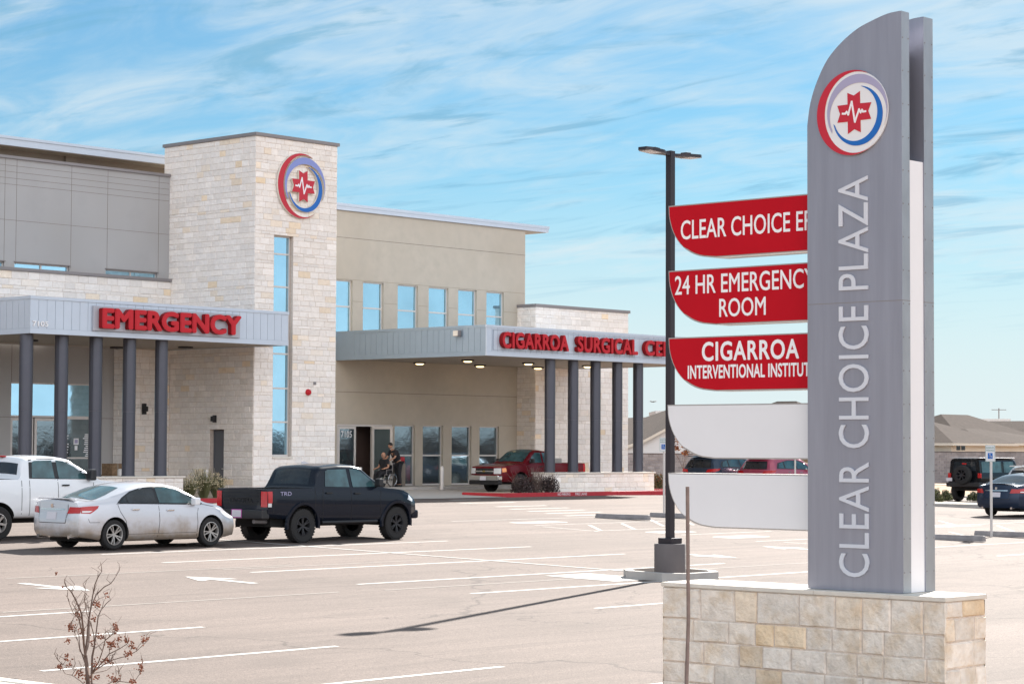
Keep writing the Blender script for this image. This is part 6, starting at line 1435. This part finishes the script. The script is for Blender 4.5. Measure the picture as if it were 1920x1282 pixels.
for pts, a, b, r0, r1 in L1:
    limb(pts, a, b, r0 * .72, r1 * .9)
    for i in range(2, len(pts)):
        for _ in range(2):
            if rt_.random() < .75: x_, y_ = pts[i]; limb([(x_, y_), (x_ + rt_.uniform(-9, 9), y_ - rt_.uniform(6, 13)), (x_ + rt_.uniform(-15, 15), y_ - rt_.uniform(12, 26))], b * .7, b + rt_.uniform(-.12, .12), .0022, .0009)
m.build('branches', M['twig'], tree)
def cluster(px, py, rx, ry, n, dz):
    global mseed
    mseed = MB()
    for _ in range(n):
        c = tp(px + rt_.gauss(0, rx * .5), py + rt_.gauss(0, ry * .5), dz + rt_.gauss(0, .03)); r = rt_.uniform(.0035, .0065)
        mseed.lathe([(0, -r), (r * .8, -r * .5), (r, 0), (r * .7, r * .6), (0, r)], c, n=6, t=rt_.uniform(.3, .7))
        if rt_.random() < .4: u = Vector((rt_.gauss(0, 1), rt_.gauss(0, 1), rt_.gauss(0, 1))).normalized() * .010; v = u.cross(Vector((0, 0, 1))) * .5; mleaf.face([c - u, c + v, c + u, c - v], 0, rt_.uniform(.3, .7))
    mseed.build('seed_cluster', M['leaf_orange'], tree)
for q in ((133, 1176, 7, 8, 42), (128, 1198, 6, 7, 16), (155, 1182, 5, 8, 26), (145, 1150, 7, 9, 18), (182, 1132, 7, 7, 26), (200, 1116, 5, 5, 8), (217, 1177, 6, 9, 40), (222, 1195, 5, 6, 12), (236, 1199, 6, 6, 20), (188, 1192, 7, 6, 22), (172, 1202, 7, 8, 20),
          (210, 1207, 10, 7, 56), (249, 1210, 6, 9, 28), (240, 1225, 8, 6, 28), (268, 1200, 5, 7, 22), (277, 1196, 5, 4, 10), (200, 1238, 12, 6, 34), (178, 1245, 7, 8, 16), (125, 1232, 6, 10, 16), (112, 1250, 6, 8, 22), (130, 1245, 6, 8, 16), (150, 1262, 8, 7, 26), (165, 1272, 8, 8, 26),
          (263, 1250, 6, 12, 34), (215, 1272, 12, 8, 34), (250, 1276, 8, 5, 20), (182, 1270, 6, 5, 10), (174, 1160, 6, 6, 12), (105, 1074, 2, 3, 8), (118, 1100, 2, 2, 2)): cluster(q[0], q[1], q[2], q[3], q[4], rt_.uniform(-.2, .3))
mleaf.build('leaves', M['leaf_orange'], tree)
# stake
X0_, Y0_ = 11.9, 9.25; d = ray(1289, 912); kk = 15.0; top = EYE + d * kk; m = MB(); zb_ = gz(top.x, top.y)
bz = top.copy(); m.tube([(top.x - .02, top.y + .012, zb_), (top.x - .012, top.y + .008, 1.2), (top.x + .006, top.y - .004, 1.9), (top.x, top.y, top.z)], [.0135, .0135, .0125, .0125], 10)
st = thing('tree_stake', 'thin grey brown stake standing in front of the sign base', 'stake', (top.x, top.y, zb_)); m.build('stake', M['stake'] if 'stake' in M else M['coping'], st)

# ------------------------------------------------------------------ beyond the lot
k = MB(); k.bbox(75.0, 75.18, 36, 49, .5, gz(75, 45) + .15, .03); k.bbox(78.6, 78.78, 36, 49, .5, gz(78, 45) + .15, .03); k.bbox(75.18, 78.6, 36, 36.18, .5, gz(76, 36) + .15, .03); k.bbox(75.18, 78.6, 48.82, 49, .5, gz(76, 49) + .15, .03); k.bbox(90.0, 90.2, 20, 66, .4, gz(90, 50) + .16, .03); struct('far_kerb', k, M['concrete'])
struct('far_island', sheet((75.18, 78.6, 36.18, 48.82), .10, 4), M['gravel']); struct('dirt_field', sheet((90.2, 150, 10, 100), .03, 8), M['dirt'])
struct('far_road', sheet((129, 131.5, 10, 110), .07, 8), M['concrete'])
def box_wall(name, label, x0, y0, x1, y1, z0, z1, mt):
    t = thing(name, label, 'wall', (x0, y0, z0)); d = Vector((x1 - x0, y1 - y0)); L_ = d.length; a = math.atan2(d.y, d.x); T = Matrix.Translation((x0, y0, 0)) @ Matrix.Rotation(a, 4, 'Z'); m = MB(); r = random.Random(9); m.box(0, L_, .03, .17, z0, z1 - .02, 1)
    h = .2; n = int((z1 - z0) / h)
    for j in range(n):
        u = 0 if j % 2 else -.2
        while u < L_: m.box(max(u, 0) + .008, min(u + .4, L_) - .008, 0, .2, z0 + j * h + .008, z0 + (j + 1) * h - .004, 0, r.uniform(.42, .58)); u += .4
    m.xf(T); m.build('blocks', [mt, M['mortar']], t); m = MB(); m.box(-.02, L_, -.03, .23, z0 + n * h, z0 + n * h + .06); m.xf(T); m.build('coping', M['concrete_dark'], t); return t
M['block'] = mat('grey block', (.30, .27, .27), .95, var=.12, vscale=2, tint=1.0, bump=.01, bscale=20)
def PF(px, F, py=845): d = ray(px, py); k_ = F / (d.x * .738 + d.y * .675); return EYE + d * k_
wa, wb = PF(1600, 165), PF(2100, 150); ztop_ = PF(1800, 158, 846).z; box_wall('block_wall', 'long grey block garden wall below the brown roofs at the right', wa.x, wa.y, wb.x, wb.y, .5, ztop_, M['block'])
wa, wb = PF(1130, 150), PF(1330, 150); zt2 = PF(1230, 150, 850).z; box_wall('block_wall', 'grey block wall between the surgery columns and the lamp post', wa.x, wa.y, wb.x, wb.y, .5, zt2, M['block'])
M['roof'] = mat('brown shingles', (.042, .028, .023), .95, spec=.1, var=.22, vscale=2.2, tint=1.0, bump=.02, bscale=10); M['house'] = mat('cream house wall', (.56, .50, .41), .9, var=.04); M['house_white'] = mat('white house wall', (.62, .62, .62), .9); M['eave'] = mat('cream eave', (.6, .55, .47), .8); M['dormer'] = mat('shaded gable shingles', (.16, .115, .095), .95, var=.2, vscale=3)
def hip_roof(m, x0, x1, y0, y1, z0, h, inset=None, mi=0):
    w, d = x1 - x0, y1 - y0; i_ = inset if inset is not None else min(w, d) / 2
    if d >= w: r0, r1 = ((x0 + x1) / 2, y0 + i_), ((x0 + x1) / 2, y1 - i_)
    else: r0, r1 = (x0 + i_, (y0 + y1) / 2), (x1 - i_, (y0 + y1) / 2)
    A, B_, C_, D_ = (x0, y0, z0), (x1, y0, z0), (x1, y1, z0), (x0, y1, z0); R0, R1 = (*r0, z0 + h), (*r1, z0 + h)
    if d >= w: m.face([A, B_, R0], mi); m.face([B_, C_, R1, R0], mi); m.face([C_, D_, R1], mi); m.face([D_, A, R0, R1], mi)
    else: m.face([A, B_, R1, R0], mi); m.face([B_, C_, R1], mi); m.face([C_, D_, R0, R1], mi); m.face([D_, A, R0], mi)
    m.face([D_, C_, B_, A], 1)
def house(label, px, F, w, d, wh, rh, wallm, gables=(), wins=(), rot=0.0, inset=None, group='houses beyond the garden wall'):
    c = PF(px, F); z0 = .3; t = thing('house', label, 'house', (c.x, c.y, z0), rot, group); m = MB(); m.box(-w / 2, w / 2, -d / 2, d / 2, 0, wh); m.build('wall', wallm, t, local=True)
    m = MB(); hip_roof(m, -w / 2 - .5, w / 2 + .5, -d / 2 - .5, d / 2 + .5, wh, rh, inset)
    for (gx0, gx1, gy0, gy1, gh) in gables: hip_roof(m, gx0, gx1, gy0, gy1, wh - .02, gh)
    ro = m.build('roof', [M['roof'], M['eave']], t, local=True, fixn=True)
    m = MB(); m.box(-w / 2 - .55, w / 2 + .55, -d / 2 - .55, d / 2 + .55, wh - .2, wh - .022); m.build('fascia', M['eave'], t, local=True)
    for (wy, wz) in wins:
        q = MB(); q.box(-w / 2 - .03, -w / 2 + .05, wy - .35, wy + .35, wz, wz + .8); q.build('window', M['car_glass'], t, local=True)
    return t
def roofs(label, px, F, parts, wins=(), wallm=None, chim=None):
    """parts: (px of the middle, distance, size along X, size along Y, pixel height of the ridge, inset)"""
    ez = PF(px, F, 832).z; c = PF(px, F); t = thing('house', label, 'house', (c.x, c.y, .5), 0, 'houses beyond the garden wall')
    for i, (p_, f_, sx_, sy_, ry, ins) in enumerate(parts):
        q = PF(p_, f_); e = ez + .04 * i; rz_ = PF(p_, f_, ry).z; m = MB(); hip_roof(m, q.x - sx_ / 2, q.x + sx_ / 2, q.y - sy_ / 2, q.y + sy_ / 2, e, rz_ - e, ins); m.build('roof', [M['roof'], M['eave']], t)
        m = MB(); m.box(q.x - sx_ / 2 + .45, q.x + sx_ / 2 - .45, q.y - sy_ / 2 + .45, q.y + sy_ / 2 - .45, .5, e - .002 * i); m.build('wall', wallm or M['house'], t); m = MB(); m.box(q.x - sx_ / 2 - .03, q.x + sx_ / 2 + .03, q.y - sy_ / 2 - .03, q.y + sy_ / 2 + .03, e - .19, e - .01); m.build('fascia', M['eave'], t)
    q0 = PF(parts[0][0], parts[0][1])
    for (wp, k_) in wins:
        p_, f_, sx_, sy_, ry, ins = parts[k_]; q = PF(p_, f_); xx = q.x - sx_ / 2 + .45; w = on_x(wp, 839, xx); m = MB(); m.box(xx - .03, xx + .03, w.y - .15, w.y + .15, w.z - .18, w.z + .14); m.build('window', M['car_glass'], t)
    return t
roofs('cream house with stepped brown hip roofs right of the sign tower', 1800, 172, [(1790, 178, 15, 11, 777, None), (1760, 166, 9, 8, 797, None), (1822, 170, 10, 8, 803, None), (1852, 176, 12, 9, 808, None)], [(1797, 1), (1806, 1), (1890, 3)])
roofs('cream house with a brown hip roof at the right edge', 1910, 186, [(1905, 190, 14, 16, 789, 5), (1935, 182, 10, 9, 800, None)], [(1912, 0)])
roofs('small brown hip roof mostly hidden by the sign tower', 1720, 170, [(1718, 172, 12, 12, 783, None)])
roofs('house with a brown roof peak showing just above the upper white panel', 1470, 195, [(1475, 195, 15, 17, 752, None)])
# white gabled house behind the columns
c1 = PF(1216, 160, 755); t = thing('house', 'white gabled house with a sloping brown roof behind the last surgery column', 'house', (c1.x, c1.y, .6), 0, 'houses beyond the garden wall')
gp_ = [PF(1178, 158, 845), PF(1178, 158, 833), PF(1205, 158, 826), PF(1255, 158, 800), PF(1300, 158, 778), PF(1360, 158, 845)]
def off(p, k_): q = p + Vector((.738, .675, 0)) * k_; return q
m = MB(); A0 = [Vector((p.x, p.y, p.z)) for p in gp_]; A0[0].z = .5; A0[-1].z = .5; B0 = [off(p, 12) for p in A0]; n = len(A0); m.face(A0); m.face(B0[::-1])
for i in range(n): m.face([A0[i], A0[(i + 1) % n], B0[(i + 1) % n], B0[i]])
m.build('wall', M['house_white'], t)
m = MB(); r_ = [PF(1150, 157.6, 838), PF(1178, 157.6, 834), PF(1208, 157.6, 824), PF(1300, 157.6, 775)]; bk = [PF(1150, 172, 785), PF(1178, 172, 783), PF(1210, 172, 782), PF(1265, 172, 763)]
for i in range(3): m.face([r_[i], r_[i + 1], bk[i + 1], bk[i]], 0); m.face([r_[i] - Vector((0, 0, .2)), r_[i + 1] - Vector((0, 0, .2)), r_[i + 1], r_[i]], 1)
m.build('roof', [M['roof'], M['eave']], t, fixn=False)
def parapet(label, px0, px1, F, pt, pb):
    a, b = PF(px0, F), PF(px1, F); zt = PF((px0 + px1) / 2, F, pt).z; t = thing('flat_roofed_building', label, 'building', (a.x, a.y, .3)); d = b - a; a_ = math.atan2(d.y, d.x); T = Matrix.Translation((a.x, a.y, 0)) @ Matrix.Rotation(a_, 4, 'Z'); m = MB(); m.box(0, d.length, 0, 10, .3, zt - .3); m.xf(T); m.build('wall', M['house'], t); m = MB(); m.box(-.1, d.length + .1, -.1, 10.1, zt - .298, zt); m.xf(T); m.build('parapet', M['house_white'], t); return a, zt
a, zt = parapet('pale flat roofed building behind the brown roofs at the right', 1833, 1893, 215, 785, 790); parapet('grey flat parapet just left of the lamp post behind the house roof', 1231, 1262, 210, 770, 775)
p = PF(1873, 214, 790); m = MB(); m.tube([(p.x, p.y, zt), (p.x, p.y, PF(1873, 214, 765).z)], .06, 6); m.tube([(p.x - .5, p.y + .5, PF(1873, 214, 768).z), (p.x + .5, p.y - .5, PF(1873, 214, 768).z)], .03, 5); t = thing('antenna', 'thin aerial mast on the pale building at the right', 'antenna', (p.x, p.y, zt)); m.build('mast', M['coping'], t)
p = PF(1508, 118, 872); m = MB(); r = random.Random(4); N1 = 22; vs = []; fs = []
for i in range(N1):
    for j in range(N1): u, v = i / (N1 - 1) * 2 - 1, j / (N1 - 1) * 2 - 1; h = max(0, 1 - u * u - v * v) ** .8; vs.append((p.x + u * 3.2, p.y + v * 3.2, gz(p.x, p.y) + .02 + 1.7 * h * (1 + .25 * math.sin(5 * u + 3 * v) + r.uniform(-.08, .08))))
m.add(vs, [(i * N1 + j, i * N1 + j + 1, (i + 1) * N1 + j + 1, (i + 1) * N1 + j) for i in range(N1 - 1) for j in range(N1 - 1)]); struct('soil_heap', m, M['mulch'])
# low scrub out of frame to the right (mirrored in the ground floor glass)
m = MB(); r = random.Random(6)
for i in range(150):
    s_ = i / 149; x, y = 96 + s_ * 75, -36 + s_ * 62; x += r.uniform(-3, 3); y += r.uniform(-3, 3); z = gz(x, max(y, 0)); leafball(m, (x, y, z), r.uniform(1.5, 3), r.uniform(1.5, 3), r.uniform(3.0, 5.6), 300, .5, r, (0, 1), .5)
o = m.build('scrub', [M['twig'], M['leaf_purple']], None, fixn=False); o['kind'] = 'stuff'
# distant bird
p = PF(1225, 120, 753); m = MB(); m.tube([p - Vector((.12, -.1, 0)), p, p + Vector((.12, -.1, .02))], [.01, .035, .01], 6)
for sg in (-1, 1): w_ = Vector((.68, -.73, 0)) * sg; w_ *= .24; m.face([p + Vector((.04, .04, 0)), p + w_ * .5 + Vector((.01, .01, .05)), p + w_ * 1.05, p + w_ * .45 - Vector((.04, .04, -.02)), p - Vector((.04, .04, 0))])
tag(m.build('bird', M['twig_dark'], fixn=False), 'tiny dark bird gliding in the sky left of the lamp post', 'bird')
print('objects', len(bpy.data.objects))
